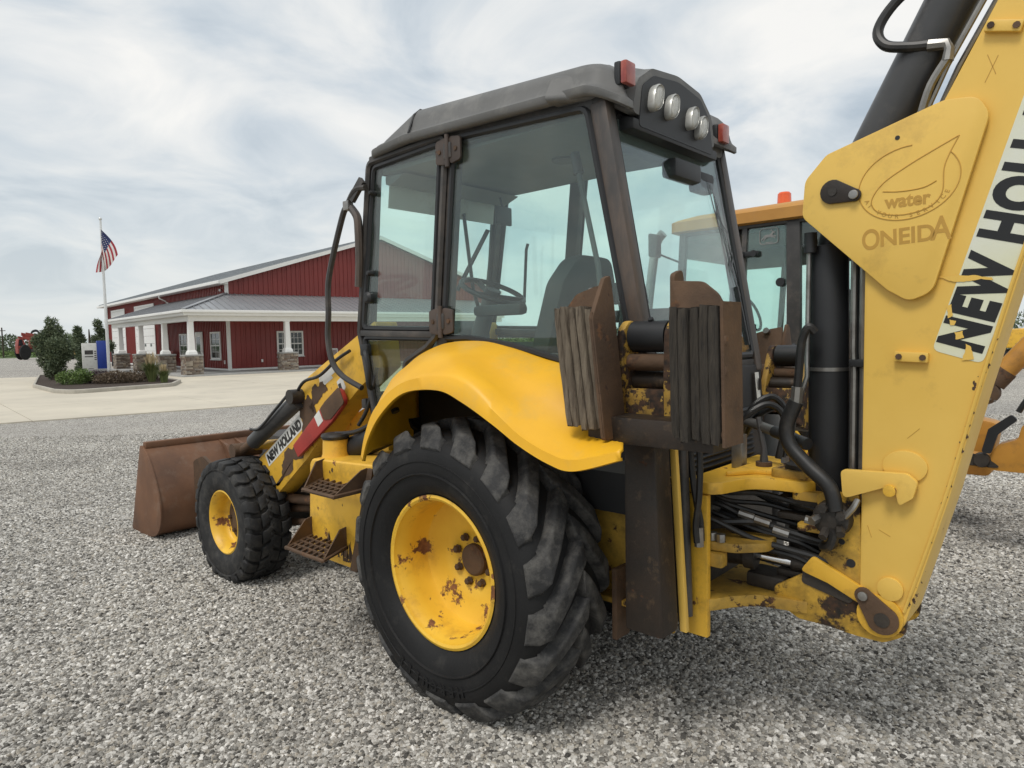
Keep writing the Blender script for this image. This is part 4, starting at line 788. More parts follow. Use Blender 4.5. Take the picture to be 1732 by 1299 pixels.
B().box((-.80, -.1, 2.52), (-.72, .16, 2.61)).build('wiper_motor', M['black'], bh, bevel=.02); B().box((-.77, -.3, 2.50), (-.70, -.14, 2.60)).build('wiper_motor', M['black'], bh, bevel=.02)
B().box((-.80, Yr + .05, 1.18), (.95, Yl - .07, 1.24)).build('cab_floor', M['interior'], bh)
# roof shell: lofted rings
def zl(x): return -.085 * max(0, min(1, (-.66 - x) / .19)) ** 1.6 + 2.795 + .045 * max(0, min(1, (x + .7) / 1.2)) - .02 * max(0, min(1, (x - .55) / .3))
def zt(x):
    P = [(-.85, 2.835), (-.80, 2.885), (-.72, 2.93), (-.25, 2.985), (.2, 3.005), (.47, 3.005), (.8, 2.90), (.88, 2.86)]
    for (a, za), (b_, zb) in zip(P, P[1:]):
        if x <= b_: return za + (zb - za) * max(0, (x - a)) / (b_ - a)
    return 2.86
base = []
for x, y in rnd([(.86, .70), (.50, .715), (-.72, .708), (-.85, .62), (-.80, .52), (-.80, -.32), (-.85, -.42), (-.72, -.508), (.50, -.515), (.86, -.50)], [.10, .5, .16, .06, .06, .06, .06, .16, .5, .10], 5):
    base.append((x, y))
def ring(ins, zf):
    o = []; n_ = len(base)
    for i in range(n_):
        a, p, c = Vector(base[i - 1]), Vector(base[i]), Vector(base[(i + 1) % n_]); t = ((p - a).normalized() + (c - p).normalized()).normalized(); nn_ = Vector((-t.y, t.x)); 
        if nn_.dot(Vector((.05, CY)) - p) < 0: nn_ = -nn_
        p = p + nn_ * ins; o.append((p.x, p.y, zf(p.x)))
    return o
rf = B(); rf.rings([ring(.06, lambda x: zl(x) - .005), ring(.012, lambda x: zl(x) - .012), ring(0, lambda x: zl(x)), ring(.0, lambda x: zl(x) + .028), ring(.022, lambda x: zl(x) + .036), ring(.03, lambda x: zl(x) + .05), ring(.042, lambda x: zt(x) - .05), ring(.05, lambda x: zt(x) - .030), *[[(.05 + (p[0] - .05) * f, CY + (p[1] - CY) * f, zt(.05 + (p[0] - .05) * f) + dz) for p in ring(.05, zt)] for f, dz in ((.978, -.014), (.955, -.004), (.90, .008), (.75, .02), (.5, .03))]]); roof = rf.build('cab_roof', M['roof'], bh, smooth=55)
sm = B(); sm.tube([(.478, Yl + .046, zl(.478) + .035), (.468, Yl + .01, zt(.468) - .03), (.465, Yl - .03, zt(.465) + .003), (.465, .1, zt(.465) + .018), (.465, -.42, zt(.465) + .003)], .006, 6); sm.build('roof_seam', M['black'], roof)
# rear lamp visor
VS = .055
vo = [(.50 + VS, 2.72), (.455 + VS, 2.87), (.335 + VS, 2.945), (.10 + VS, 2.972), (-.12 + VS, 2.945), (-.235 + VS, 2.86), (-.275 + VS, 2.71)]
vis = B(); vp = rnd(vo, [.03, .06, .08, .3, .08, .07, .03], 5)
vis.rings([[(-.50, CY + (y - CY) * 1.45, 2.77 + (z - 2.70) * .80) for y, z in vp], [(-.70, CY + (y - CY) * 1.25, 2.755 + (z - 2.70) * .84) for y, z in vp], [(-.775, CY + (y - CY) * 1.03, z) for y, z in vp], [(-.81, CY + (y - CY) * .985, 2.70 + (z - 2.70) * .985) for y, z in vp]]); visor = vis.build('lamp_visor', M['roof'], bh, smooth=50)
pp = rnd([(.445 + VS, 2.672), (.415 + VS, 2.85), (.32 + VS, 2.912), (.10 + VS, 2.940), (-.115 + VS, 2.912), (-.20 + VS, 2.84), (-.245 + VS, 2.672)], [.02, .06, .08, .3, .08, .07, .02], 5)
pn = B(); pn.rings([[(-.76, y, z) for y, z in pp], [(-.8135, y, z) for y, z in pp]]); pn.build('lamp_panel', M['black'], visor, smooth=40)
B().prism([(-.64, 2.66), (-.81, 2.655), (-.812, 2.70), (-.64, 2.76)], 'y', -.24, .54).build('visor_underside', M['black'], bh, bevel=.01)
for y, z, s in ((.365, 2.815, 1), (.225, 2.808, .98), (.035, 2.80, .92), (-.055, 2.775, .95)):
    lp = part('work_lamp', bh); c_ = Vector((-.816, y + .02, z - .004)); bz, lz = B(), B()
    def oval(r, x, dz=0): return [(x, c_.y + r * (.037 * math.cos(a) - .020 * math.sin(a)) * s, c_.z + dz + r * .056 * math.copysign(abs(math.sin(a)) ** .75, math.sin(a)) * s) for a in [2 * math.pi * k / 28 for k in range(28)]]
    bz.rings([oval(1.10, -.812), oval(1.12, -.838), oval(1.02, -.846), oval(.93, -.838)]); bz.build('lamp_bezel', M['lampring'], lp, smooth=45)
    lz.rings([oval(.95, -.836), oval(.90, -.843), oval(.6, -.847), oval(.2, -.849)]); lz.build('lamp_lens', M['lamp'], lp, smooth=60)
for y, z in ((.585, 2.865), (-.305, 2.80)):
    mk = part('marker_light', bh); B().box((-.80, y - .038, z - .048), (-.77, y + .040, z + .048)).build('light_base', M['black'], mk, bevel=.008); B().box((-.830, y - .036, z - .046), (-.801, y + .038, z + .046)).build('light_lens', M['amber'], mk, bevel=.008)
B().box((-.76, .48, 2.76), (-.60, .62, 2.85)).build('visor_bracket', M['roof'], bh, bevel=.02); B().box((-.76, -.42, 2.70), (-.60, -.24, 2.82)).build('visor_bracket', M['roof'], bh, bevel=.02)
# grab rail / work-lamp stalk ahead of the front pillar
B().tube(cat([(.875, .70, 2.655), (.96, .71, 2.65), (1.04, .71, 2.58), (1.10, .715, 2.50), (1.25, .72, 2.17), (1.27, .72, 1.95), (1.285, .72, 1.80), (1.25, .72, 1.66), (1.16, .71, 1.57), (.99, .69, 1.50)], 6), .018, 8).build('grab_rail', M['dark'], bh)
B().tube(cat([(1.02, .70, 2.56), (.965, .70, 2.50), (.955, .70, 2.42), (.97, .69, 2.25), (1.0, .68, 2.10)], 5), .024, 8).build('mirror_stay', M['pillar'], bh); B().box((1.01, .69, 2.545), (1.065, .73, 2.60)).build('rail_clamp', M['steel'], bh, bevel=.006); B().beam((1.0, .71, 2.60), (.90, .70, 2.70), .025, .05).build('rail_bracket', M['dark'], bh)
# ---- cab interior
seat = part('operator_seat', bh)
B().prism(rnd([(-.05, 1.62), (.38, 1.62), (.40, 1.76), (-.02, 1.73)], .05), 'y', -.14, .34).build('cushion', M['seat'], seat, bevel=.04)
sb = B(); so2 = rnd([(-.15, 1.68), (.37, 1.68), (.35, 2.06), (.25, 2.20), (-.03, 2.20), (-.13, 2.06)], [.06, .06, .12, .12, .12, .12], 5); sb.rings([[(-.05 + (z - 1.68) * -.28, y, z) for y, z in so2], [(-.17 + (z - 1.68) * -.28, y, z) for y, z in so2]]); sb.build('seat_back', M['seat'], seat, bevel=.03)
B().box((-.1, -.12, 1.24), (.32, .32, 1.62)).build('pedestal', M['black'], seat, bevel=.02); B().box((-.05, .36, 1.90), (.30, .43, 1.96)).build('armrest', M['seat'], seat, bevel=.025)
sw = part('steering_wheel', bh); cw = Vector((.46, .1, 2.06)); nw = Vector((-.42, 0, .9)).normalized(); uw = Vector((0, 1, 0)); vw = nw.cross(uw)
B().tube([cw + (uw * math.cos(a) + vw * math.sin(a)) * .195 for a in [2 * math.pi * k / 32 for k in range(32)]], .016, 8, closed=True).build('wheel_rim', M['black'], sw)
for a in (.3, 2.4, 4.5): B().beam(cw - nw * .03, cw + (uw * math.cos(a) + vw * math.sin(a)) * .19, .03, .014, tuple(nw)).build('spoke', M['black'], sw)
B().cyl(cw + nw * .012, cw - nw * .05, .05).build('hub', M['black'], sw); B().cyl(cw - nw * .04, cw - nw * .60, .045, .07).build('column', M['interior'], sw)
B().prism(rnd([(.55, 1.25), (.98, 1.25), (.98, 1.72), (.72, 1.90), (.60, 1.84)], .05), 'y', -.02, .25).build('dash_console', M['interior'], bh, bevel=.03)
B().prism(rnd([(-.55, 1.24), (.25, 1.24), (.25, 1.72), (-.55, 1.82)], .05), 'y', Yr + .07, Yr + .22).build('side_console', M['interior'], bh, bevel=.03); B().prism(rnd([(-.75, 1.24), (-.30, 1.24), (-.30, 1.70), (-.75, 1.72)], .05), 'y', Yl - .26, Yl - .08).build('side_console', M['interior'], bh, bevel=.03)
B().prism(rnd([(-.5, 1.86), (.35, 1.86), (.35, 1.93), (-.5, 1.93)], .02), 'y', Yr + .06, Yr + .12).build('side_rail', M['interior'], bh)
def lever(path, r, knob): 
    lv = part('control_lever', bh); B().tube(path, r, 8).build('rod', M['interior'], lv); a, q = Vector(path[-1]), Vector(path[-2]); d = (a - q).normalized(); B().cyl(a - d * .06, a + d * .04, knob, knob * .9, 14).build('knob', M['black'], lv)
lever([(-.60, .45, 1.65), (-.56, .45, 2.10), (-.44, .45, 2.60)], .013, .026); lever([(-.5, .20, 1.7), (-.52, .2, 1.9), (-.50, .2, 2.0)], .01, .03); lever([(-.5, -.02, 1.7), (-.52, -.02, 1.9), (-.50, -.02, 2.0)], .01, .03)
B().tube([(.62, Yr + .09, 1.98), (.60, Yr + .08, 2.36), (.585, Yr + .08, 2.40)], .010, 6).build('window_latch', M['black'], bh); B().tube([(.68, -.1, 1.7), (.78, -.05, 2.1), (.80, 0, 2.58)], .012, 6).build('wiper_arm', M['black'], bh); B().beam((.80, -.22, 2.5), (.93, -.05, 2.1), .012, .03).build('wiper_blade', M['black'], bh)
B().box((.68, -.33, 2.52), (.70, -.18, 2.64)).build('inside_mirror', M['black'], bh, bevel=.01); B().tube([(.69, -.25, 2.63), (.72, -.25, 2.73)], .008, 6).build('mirror_stem', M['black'], bh)
B().box((-.50, .30, 1.76), (-.38, .42, 1.90)).build('lever_boot', M['black'], bh, bevel=.03)
# dark tribal sticker on the rear glass
tb_ = B()
def leaf(p, q, w_, bend=0):
    p, q = Vector(p), Vector(q); d = q - p; nn = Vector((d.y, -d.x)) ; nn = Vector((-d.y, d.x)).normalized(); pts = []
    for k in range(9): t = k / 8; pts.append(p + d * t + nn * (math.sin(math.pi * t) * (w_ + bend)))
    for k in range(7, 0, -1): t = k / 8; pts.append(p + d * t + nn * (math.sin(math.pi * t) * (bend - w_ * .2)))
    f = [RW(a.x, a.y) for a in pts]; tb_._f([(x - .0065, y, z) for x, y, z in f], [tuple(range(len(f)))])
for (a, b_, w_, bd) in (((-.215, 2.60), (-.30, 2.22), .012, -.022), ((-.215, 2.60), (-.30, 2.22), .012, .022), ((-.30, 2.34), (-.38, 1.94), .012, .022), ((-.30, 2.34), (-.38, 1.94), .012, -.022), ((-.26, 2.42), (-.36, 2.30), .01, .02), ((-.30, 2.46), (-.24, 2.30), .01, .018), ((-.34, 2.2), (-.30, 2.06), .01, .018), ((-.36, 2.22), (-.30, 2.12), .01, -.02), ((-.25, 2.42), (-.27, 2.36), .014, .01), ((-.315, 2.16), (-.335, 2.10), .014, .01)): leaf(a, b_, w_, bd)
tb_.build('glass_sticker', M['ink'], bh, smooth=0)
# rear wiper and dark pieces low on the rear glass
B().beam(RW(-.33, 2.02), RW(-.345, 1.72), .014, .03).build('rear_wiper', M['black'], bh); B().box((-.90, -.36, 1.86), (-.86, -.28, 1.90)).build('wiper_pivot', M['black'], bh, bevel=.01)
# lower rear panel with louvres and a white label
lp_ = B(); lp_.hexa([(-.98, Yr + .0, 1.14), (-.98, Yl - .12, 1.14), (-.90, Yl - .12, 1.14), (-.90, Yr, 1.14), (-.955, Yr, 1.62), (-.955, Yl - .1, 1.62), (-.90, Yl - .1, 1.62), (-.90, Yr, 1.62)]); lp_.build('rear_panel', M['black'], bh, bevel=.01)
lv0 = B().beam((-.988, .42, 1.18), (-.988, -.28, 1.18), .016, .022, (1, 0, .8)).build('louvre', M['black'], bh)
for k in range(1, 10): dup(lv0, bh, loc=(0.002 * k, 0, .024 * k))
wl = B(); wl.hexa([(-.992, -.375, 1.40), (-.992, -.335, 1.40), (-.989, -.335, 1.40), (-.989, -.375, 1.40), (-.974, -.375, 1.58), (-.974, -.335, 1.58), (-.971, -.335, 1.58), (-.971, -.375, 1.58)]); wl.build('warning_label', M['white'], bh); B().box((-.990, -.366, 1.49), (-.986, -.344, 1.55)).build('warning_symbol', M['ink'], bh)
B().box((.58, Yl - .08, 1.20), (.95, Yl - .02, 1.34)).build('cab_skirt', M['black'], bh, bevel=.01)
B().box((-.88, Yl - .10, 1.10), (.60, Yl - .075, 1.70)).build('cab_side_panel', M['greasy'], bh)

# ---- loader arm, cylinder, red lock bar and bucket
ya, yb = .46, .62
for s in (0, 1):
    y0, y1 = (ya, yb) if not s else (2 * CY - yb, 2 * CY - ya)
    arm = B().prism(rnd([(.93, 1.90), (1.22, 1.765), (1.70, 1.545), (1.815, 1.46), (1.83, 1.27), (2.40, .93), (2.95, .55), (3.02, .40), (2.9, .32), (2.2, .66), (1.75, .985), (1.42, 1.27), (1.1, 1.50), (.90, 1.62)], [.02, .1, .12, .06, .05, .2, .1, .08, .1, .1, .1, .1, .1, .02]), 'y', y0, y1).build('loader_arm', M['yel'], bh, bevel=.014)
    if s: continue
    dc = part('arm_decal', bh); u = Vector((2.33, .625, .925)) ; 
    p0, p1 = Vector((2.31, 0, .905)), Vector((1.80, 0, 1.235)); d = (p1 - p0).normalized(); nn = Vector((-d.z, 0, d.x)); nn = nn if nn.z > 0 else -nn
    q = [p0 - nn * .045, p0 + nn * .055, p1 + nn * .055, p1 - nn * .045]; bb = B(); bb.prism([(v.x, v.z) for v in q], 'y', yb + .0005, yb + .0015); bb.build('decal_film', M['white'], dc)
    mt_ = frame((p0.x, yb + .002, p0.z), (d.x, 0, d.z), (nn.x, 0, nn.z)); mt_ = mt_ @ Matrix.Translation((.02, -.028, 0)); text('NEW HOLLAND', .092, M['ink'], 'decal_text', dc, mt_, .0052, .84)
    for k, pts in enumerate(([(1.78, 1.36), (1.70, 1.42), (1.62, 1.28), (1.68, 1.14), (1.80, 1.16)], [(1.62, 1.50), (1.52, 1.52), (1.47, 1.46), (1.56, 1.40), (1.64, 1.30), (1.70, 1.34), (1.66, 1.42)], [(2.02, 1.02), (1.84, 1.10), (1.74, 1.06), (1.80, .98), (2.0, .84), (2.2, .74), (2.1, .90)])):
        B().prism(jag(pts, .28), 'y', yb + .0016, yb + .0024).build('rust_scab', M['rusty'], bh)
    for pts in ([(1.57, 1.555), (1.36, 1.64), (1.34, 1.60), (1.42, 1.56), (1.40, 1.545), (1.55, 1.47)], [(1.36, 1.52), (1.30, 1.56), (1.26, 1.49), (1.31, 1.43)], [(1.50, 1.26), (1.44, 1.30)]):
        if len(pts) > 2: B().prism(pts, 'y', yb + .0005, yb + .0015).build('safety_decal', M['white'], bh)
    B().beam((1.33, yb + .002, 1.51), (1.31, yb + .002, 1.47), .002, .03).build('decal_symbol', M['ink'], bh)
    B().prism(rnd([(1.20, 1.40), (1.26, 1.50), (1.42, 1.40), (1.85, 1.07), (1.79, .995), (1.36, 1.27)], [.05, .05, .02, .01, .01, .02]), 'y', yb + .02, yb + .05).build('arm_lock_bar', M['red'], bh, bevel=.005)
    B().prism(rnd([(1.205, 1.40), (1.26, 1.497), (1.42, 1.397), (1.485, 1.345), (1.44, 1.275), (1.36, 1.285)], .02), 'y', yb + .0505, yb + .056).build('lock_bar_plate', M['rusty'], bh, bevel=.003)
    B().prism([(1.50, 1.335), (1.56, 1.288), (1.515, 1.225), (1.455, 1.268)], 'y', yb + .0505, yb + .052).build('safety_decal', M['white'], bh)
    B().tube(cat([(1.16, yb + .03, 1.72), (1.30, yb + .04, 1.66), (1.5, yb + .035, 1.56), (1.68, yb + .035, 1.52), (1.77, yb + .035, 1.46), (1.80, yb + .04, 1.40)], 5), .011, 8).build('hose', M['hose'], bh)
    B().cyl((1.80, .64, 1.385), (2.42, .66, 1.045), .058).build('cylinder_barrel', M['cyl'], bh); B().cyl((2.40, .66, 1.055), (2.62, .665, .955), .033).build('cylinder_rod', M['rusty'], bh)
    B().lathe([(-.09, .05), (.09, .05)], (1.80, .62, 1.41), 16).build('cylinder_pin', M['greasy'], bh); B().lathe([(-.11, .055), (.11, .055)], (2.64, .62, .96), 16).build('cylinder_pin', M['rusty'], bh)
    B().cyl((2.70, .56, .97), (2.05, .54, 1.06), .035).build('bucket_link', M['yel'], bh)
    B().tube(cat([(2.35, .72, 1.15), (2.2, .725, 1.17), (2.0, .72, 1.30), (1.84, .70, 1.42)], 4), .010, 6).build('hose', M['hose'], bh)
B().tube(cat([(1.30, .70, 1.04), (1.10, .70, 1.12), (.85, .66, 1.22), (.60, .60, 1.34)], 5), .075, 12).build('intake_duct', M['black'], bh)
B().tube(cat([(1.12, .80, 1.225), (1.0, .74, 1.24), (.9, .69, 1.29), (.75, .64, 1.36)], 5), .014, 8).build('hose', M['hose'], bh); B().tube(cat([(1.05, .68, 1.27), (.98, .67, 1.36), (.92, .66, 1.50), (.90, .64, 1.62)], 5), .012, 8).build('hose', M['hose'], bh)
bk = part('loader_bucket', bh)
prof = [(4.26, .86), (4.14, .78), (4.02, .62), (3.93, .44), (3.90, .28), (3.95, .14), (4.08, .055), (4.3, .03), (4.55, .022)]
inner_p = [(x + .02, z + .012) for x, z in prof]
BL, BR = .80, -1.05
sh_ = B(); pf = [(v.x, v.y) for v in cat([(x, z, 0) for x, z in prof], 4)]; pfi = [(v.x + .018, v.y + .012) for v in cat([(x, z, 0) for x, z in prof], 4)]
sh_.prism(pf + pfi[::-1], 'y', BR, BL); sh_.build('bucket_shell', M['bucket'], bk, smooth=40)
for y in (BL + .001, BR - .019): B().prism([(p[0] - .012, p[1]) for p in pf] + [(4.62, .02), (4.30, .86)], 'y', y, y + .018).build('bucket_side', M['bucket'], bk, bevel=.004)
B().beam((4.245, BL, .865), (4.245, BR, .865), .07, .06, (1, 0, 0)).build('top_bar', M['bucket'], bk, bevel=.012)
for y in (-.05, .10, -.55):
    B().prism([(4.22, .84), (4.06, .80), (3.86, .55), (3.84, .30), (3.93, .30), (3.96, .50), (4.10, .72)], 'y', y, y + .03).build('bucket_rib', M['bucket'], bk, bevel=.004)
B().box((4.3, BR, .0), (4.66, BL, .02)).build('cutting_edge', M['rusty'], bk)
for k in range(6): B().box((4.64, BR + .1 + k * .32, -.0), (4.80, BR + .18 + k * .32, .03)).build('tooth', M['rusty'], bk, bevel=.006)
for y in (.48, -.28): B().prism(rnd([(3.90, .25), (3.90, .72), (3.70, .78), (2.95, .52), (2.95, .36), (3.7, .3)], .05), 'y', y, y + .03).build('bucket_bracket', M['rusty'], bk)

# ---- stabilizers: box arm stowed upright with a flipped foot carrying two stacks of boards
def shear_box(x0, x1, y0, y1, z0, z1, sl): return [(x0 + sl, y0, z0), (x1 + sl, y0, z0), (x1 + sl, y1, z0), (x0 + sl, y1, z0), (x0, y0, z1), (x1, y0, z1), (x1, y1, z1), (x0, y1, z1)]
def board(x0, x1, y0, y1, z0, z1, sl, rg, m, st):
    b = B(); rs = []; N_ = 11
    for k in range(N_):
        t = k / (N_ - 1); z = z0 + (z1 - z0) * t; o = sl * (1 - t); j = lambda a: rg.uniform(-a, a); yy = y1 + j(.0016); e = .004 if k in (0, N_ - 1) else 0
        rs.append([(x0 + o - e + j(.001), y0, z + j(.002)), (x0 + o - e + j(.0008), yy - .004, z + j(.004)), (x0 + o - .0035, yy - e, z + j(.004)), (x1 + o + .0035, yy - e + j(.001), z + j(.004)), (x1 + o + e + j(.001), yy - .004, z + j(.004)), (x1 + o + e + j(.001), y0, z)])
    b.rings(rs); return b.build('board', m, st, smooth=30)
def stabilizer(mirror):
    st = part('stabilizer', bh)
    B().hexa([(-.90, .64, .585), (-1.075, .64, .585), (-1.075, .775, .585), (-.90, .775, .585), (-.895, .65, 1.42), (-1.035, .65, 1.42), (-1.035, .765, 1.42), (-.895, .765, 1.42)]).build('arm_tube', M['brownsteel'], st, bevel=.018)
    f = B()
    for x in (-.917, -1.127): f.prism(rnd([(.62, 1.36), (.79, 1.36), (.80, 1.62), (.79, 1.80), (.74, 1.845), (.66, 1.82), (.62, 1.60)], [.02, .02, .1, .05, .05, .05, .1]), 'x', x, x + .032)
    f.build('fork_plate', M['fork'], st, bevel=.006); B().box((-1.09, .64, 1.425), (-.90, .775, 1.57)).build('fork_web', M['fork'], st, bevel=.02)
    B().cyl((-.84, .74, 1.675), (-1.22, .74, 1.675), .034).build('pivot_pin', M['rusty'], st); B().cyl((-.925, .72, 1.775), (-1.085, .72, 1.775), .062, n=18).build('rod_eye', M['black'], st); B().cyl((-.885, .73, 1.79), (-.915, .73, 1.79), .045).build('pin_collar', M['fork'], st); B().cyl((-1.10, .73, 1.79), (-1.135, .73, 1.79), .045).build('pin_collar', M['fork'], st)
    B().cyl((-1.005, .72, 1.82), (-1.005, .735, 1.845), .012, n=8).build('grease_fitting', M['black'], st); B().cyl((-.92, .70, 1.60), (-1.09, .70, 1.60), .04).build('lower_pin', M['brownsteel'], st)
    B().box((-1.36, .78, 1.375), (-.84, .93, 1.475)).build('cross_bar', M['brownsteel'], st, bevel=.006)
    for x in (-.84, -1.20): B().lathe([(0, .055), (.06, .05)], (x - .03, .74, 1.675), 18, 'x').build('pin_boss', M['rusty'], st)
    # left (front) shoe
    B().prism(rnd([(-.66, 1.45), (-.885, 1.40), (-.885, 1.985), (-.82, 1.975), (-.73, 1.95), (-.685, 1.90), (-.66, 1.84)], [.01, .01, .01, .03, .05, .04, .03]), 'y', .83, .85).build('shoe_plate', M['rusty'], st, bevel=.003)
    B().prism(rnd([(.835, 1.39), (.985, 1.39), (.985, 1.85), (.90, 2.0), (.86, 2.015), (.835, 1.9)], .015), 'x', -.905, -.886).build('shoe_plate', M['rusty'], st, bevel=.003)
    rg = random.Random(5)
    for k in range(5):
        xa = -.732 - k * .0318; board(xa, xa - .0295, .852, 1.0 - .003 * k + rg.uniform(-.012, .010), 1.425 + rg.uniform(-.004, .016), 1.885 + rg.uniform(-.012, .008), -.058, rg, M['wood'], st)
    B().hexa(shear_box(-.893, -.902, .852, .985, 1.40, 1.87, -.003)).build('clamp_strip', M['rusty'], st, bevel=.002)
    # right (rear) shoe
    B().prism(rnd([(-1.155, 1.41), (-1.375, 1.41), (-1.375, 1.85), (-1.335, 1.92), (-1.28, 1.965), (-1.155, 1.975)], [.01, .03, .04, .06, .05, .01]), 'y', .83, .85).build('shoe_plate', M['rusty'], st, bevel=.003)
    B().prism(rnd([(.75, 1.41), (.84, 1.41), (.84, 2.0), (.78, 2.02), (.75, 1.9)], .02), 'x', -1.168, -1.148).build('shoe_plate', M['rusty'], st, bevel=.003)
    for k in range(5):
        xa = -1.232 - k * .0352; board(xa, xa - .0335, .852, 1.0 + rg.uniform(-.008, .010), 1.420 + rg.uniform(-.006, .012), 1.872 + rg.uniform(-.012, .008), -.01, rg, M['wood2'], st)
    wd = B(); wd.hexa(shear_box(-1.412, -1.423, .852, .99, 1.41, 1.885, -.01))
    for z in (1.45, 1.55, 1.66, 1.76): wd.ball((-1.423, .975, z), .016, .7, 1, 1.3, 8)
    wd.build('weld_strip', M['rusty'], st)
    B().cyl((-.80, .845, 1.955), (-.80, .80, 1.955), .018).build('shoe_hole_bush', M['steel'], st)
    for o in st.children:
        if o.name.startswith(('shoe_plate', 'clamp_strip', 'shoe_hole')) and max(v.co.x for v in o.data.vertices) > -.95:
            for v in o.data.vertices: v.co.x -= .05 * max(0, 1.885 - v.co.z) / .46
    if mirror:
        for o in st.children:
            o.data = o.data.copy(); o.data.transform(Matrix.Translation((0, 2 * CY, 0)) @ Matrix.Diagonal((1, -1, 1, 1))); o.data.flip_normals()
        for o in st.children:
            if o.name.startswith('arm_tube'): o.data.materials[0] = M['cyl']
        pv = Vector((0, -.48, .5)); rm = Matrix.Rotation(R(17), 3, 'X'); st.rotation_euler = (R(17), 0, 0); st.location = pv - rm @ pv + Vector((.05, 0, -.06))
    return st
stabilizer(False); stabilizer(True)
B().hexa([(-1.055, .575, .56), (-1.085, .575, .56), (-1.085, .60, .56), (-1.055, .60, .56), (-1.005, .575, 1.40), (-1.03, .575, 1.40), (-1.03, .60, 1.40), (-1.005, .60, 1.40)]).build('stabilizer_guide', M['boom'], bh, bevel=.003)
B().prism([(-1.035, 1.46), (-1.09, 1.46), (-1.09, 1.72), (-1.07, 1.74), (-1.035, 1.74)], 'y', .60, .606).build('reflector', M['coral'], bh)
B().box((-1.09, .596, 1.455), (-1.018, .5995, 1.78)).build('reflector_plate', M['worn'], bh)
B().cyl((-1.045, .52, .60), (-1.01, .50, 1.40), .024).build('guide_tube', M['dark'], bh)

# ---- swing frame between the chassis and the boom
B().box((-1.02, CY - .55, .56), (-.97, CY + .42, 1.14)).build('frame_wall', M['greasy'], bh)
fp_ = B(); fp_.hexa([(-1.015, .435, .50), (-1.11, .435, .50), (-1.11, .468, .50), (-1.015, .468, .50), (-1.015, .435, 1.11), (-1.11, .435, 1.11), (-1.11, .468, 1.11), (-1.015, .468, 1.11)]); fp_.build('frame_flange', M['yel'], bh, bevel=.006)
B().prism(rnd([(-1.0, .47), (-1.13, .47), (-1.16, .43), (-1.21, .27), (-1.30, .23), (-1.44, .22), (-1.46, .0), (-1.32, -.06), (-1.2, -.1), (-1.12, -.3), (-1.0, -.3)], [.01, .04, .06, .15, .08, .06, .05, .05, .1, .1, .01], 5), 'z', 1.115, 1.165).build('upper_frame_plate', M['yel'], bh, bevel=.008)
B().prism(rnd([(-1.10, .34), (-1.2, .18), (-1.36, .15), (-1.36, -.02), (-1.12, -.05)], .06, 5), 'z', 1.166, 1.185).build('wear_plate', M['yel'], bh, bevel=.005)
B().prism(rnd([(-1.0, .46), (-1.115, .46), (-1.17, .36), (-1.25, .27), (-1.42, .23), (-1.50, .20), (-1.50, -.02), (-1.30, -.08), (-1.0, -.2)], [.01, .05, .08, .1, .05, .05, .05, .1, .01], 5), 'z', .615, .665).build('lower_frame_plate', M['worn'], bh, bevel=.008)
B().prism(rnd([(-1.02, .44), (-1.20, .40), (-1.30, .30), (-1.30, .16), (-1.02, .2)], .07, 5), 'z', .865, .905).build('cylinder_bracket', M['worn'], bh, bevel=.008)
B().box((-1.16, .38, .80), (-1.02, .438, .862)).build('cylinder_bracket', M['worn'], bh, bevel=.01)
for x, y in ((-1.10, .40), (-1.14, .405)): B().cyl((x, y, .906), (x, y, .94), .021, n=6).build('frame_bolt', M['steel'], bh, bevel=.003); 
B().box((-1.10, .05, 1.166), (-1.05, .11, 1.32)).build('support_post', M['steel'], bh, bevel=.005); B().tube([(-1.19, .08, 1.19), (-1.185, .07, 1.26), (-1.15, .05, 1.40)], [.022, .014, .012], 8).build('control_rod', M['dark'], bh); B().cyl((-1.19, .08, 1.186), (-1.19, .08, 1.205), .035, n=14).build('rod_boss', M['rusty'], bh)
B().cyl((-1.36, .02, .55), (-1.36, .02, 1.22), .075).build('swing_post', M['greasy'], bh)
for z in (.73, .80, .98, 1.05): B().box((-1.47, -.03, z), (-1.28, .16, z + .03)).build('post_casting', M['greasy'], bh, bevel=.01)
B().prism(rnd([(-1.26, .20), (-1.40, .20), (-1.48, .16), (-1.48, .0), (-1.26, .0)], .04), 'z', 1.155, 1.20).build('pivot_cap', M['worn'], bh, bevel=.006); B().lathe([(0, .085), (.018, .08), (.022, .05)], (-1.38, .10, 1.20), 20, 'z').build('pivot_pin_head', M['greasy'], bh)
B().prism(rnd([(-1.36, .22), (-1.50, .22), (-1.54, .14), (-1.48, .06), (-1.36, .06)], .03), 'z', 1.085, 1.125).build('clevis_ear', M['worn'], bh, bevel=.006)
B().prism(rnd([(-1.38, .21), (-1.53, .21), (-1.54, .05), (-1.38, .05)], .02), 'z', .955, .985).build('clevis_ear', M['worn'], bh, bevel=.006)
B().box((-1.56, .205, .96), (-1.50, .225, 1.12)).build('clevis_web', M['worn'], bh, bevel=.006)
for dy, dz in ((.15, .80), (-.02, .86)):
    B().cyl((-.98, dy + .03, dz - .01), (-1.18, dy, dz), .055).build('swing_cylinder', M['greasy'], bh); B().cyl((-1.17, dy, dz), (-1.38, dy - .02, dz - .01), .026).build('swing_rod', M['chrome'], bh); B().cyl((-1.34, dy - .02, dz - .008), (-1.46, dy - .03, dz - .015), .04).build('rod_end', M['greasy'], bh)
B().cyl((-1.155, .18, .802), (-1.20, .175, .80), .062, n=18).build('cylinder_gland', M['greasy'], bh)
rg = random.Random(11)
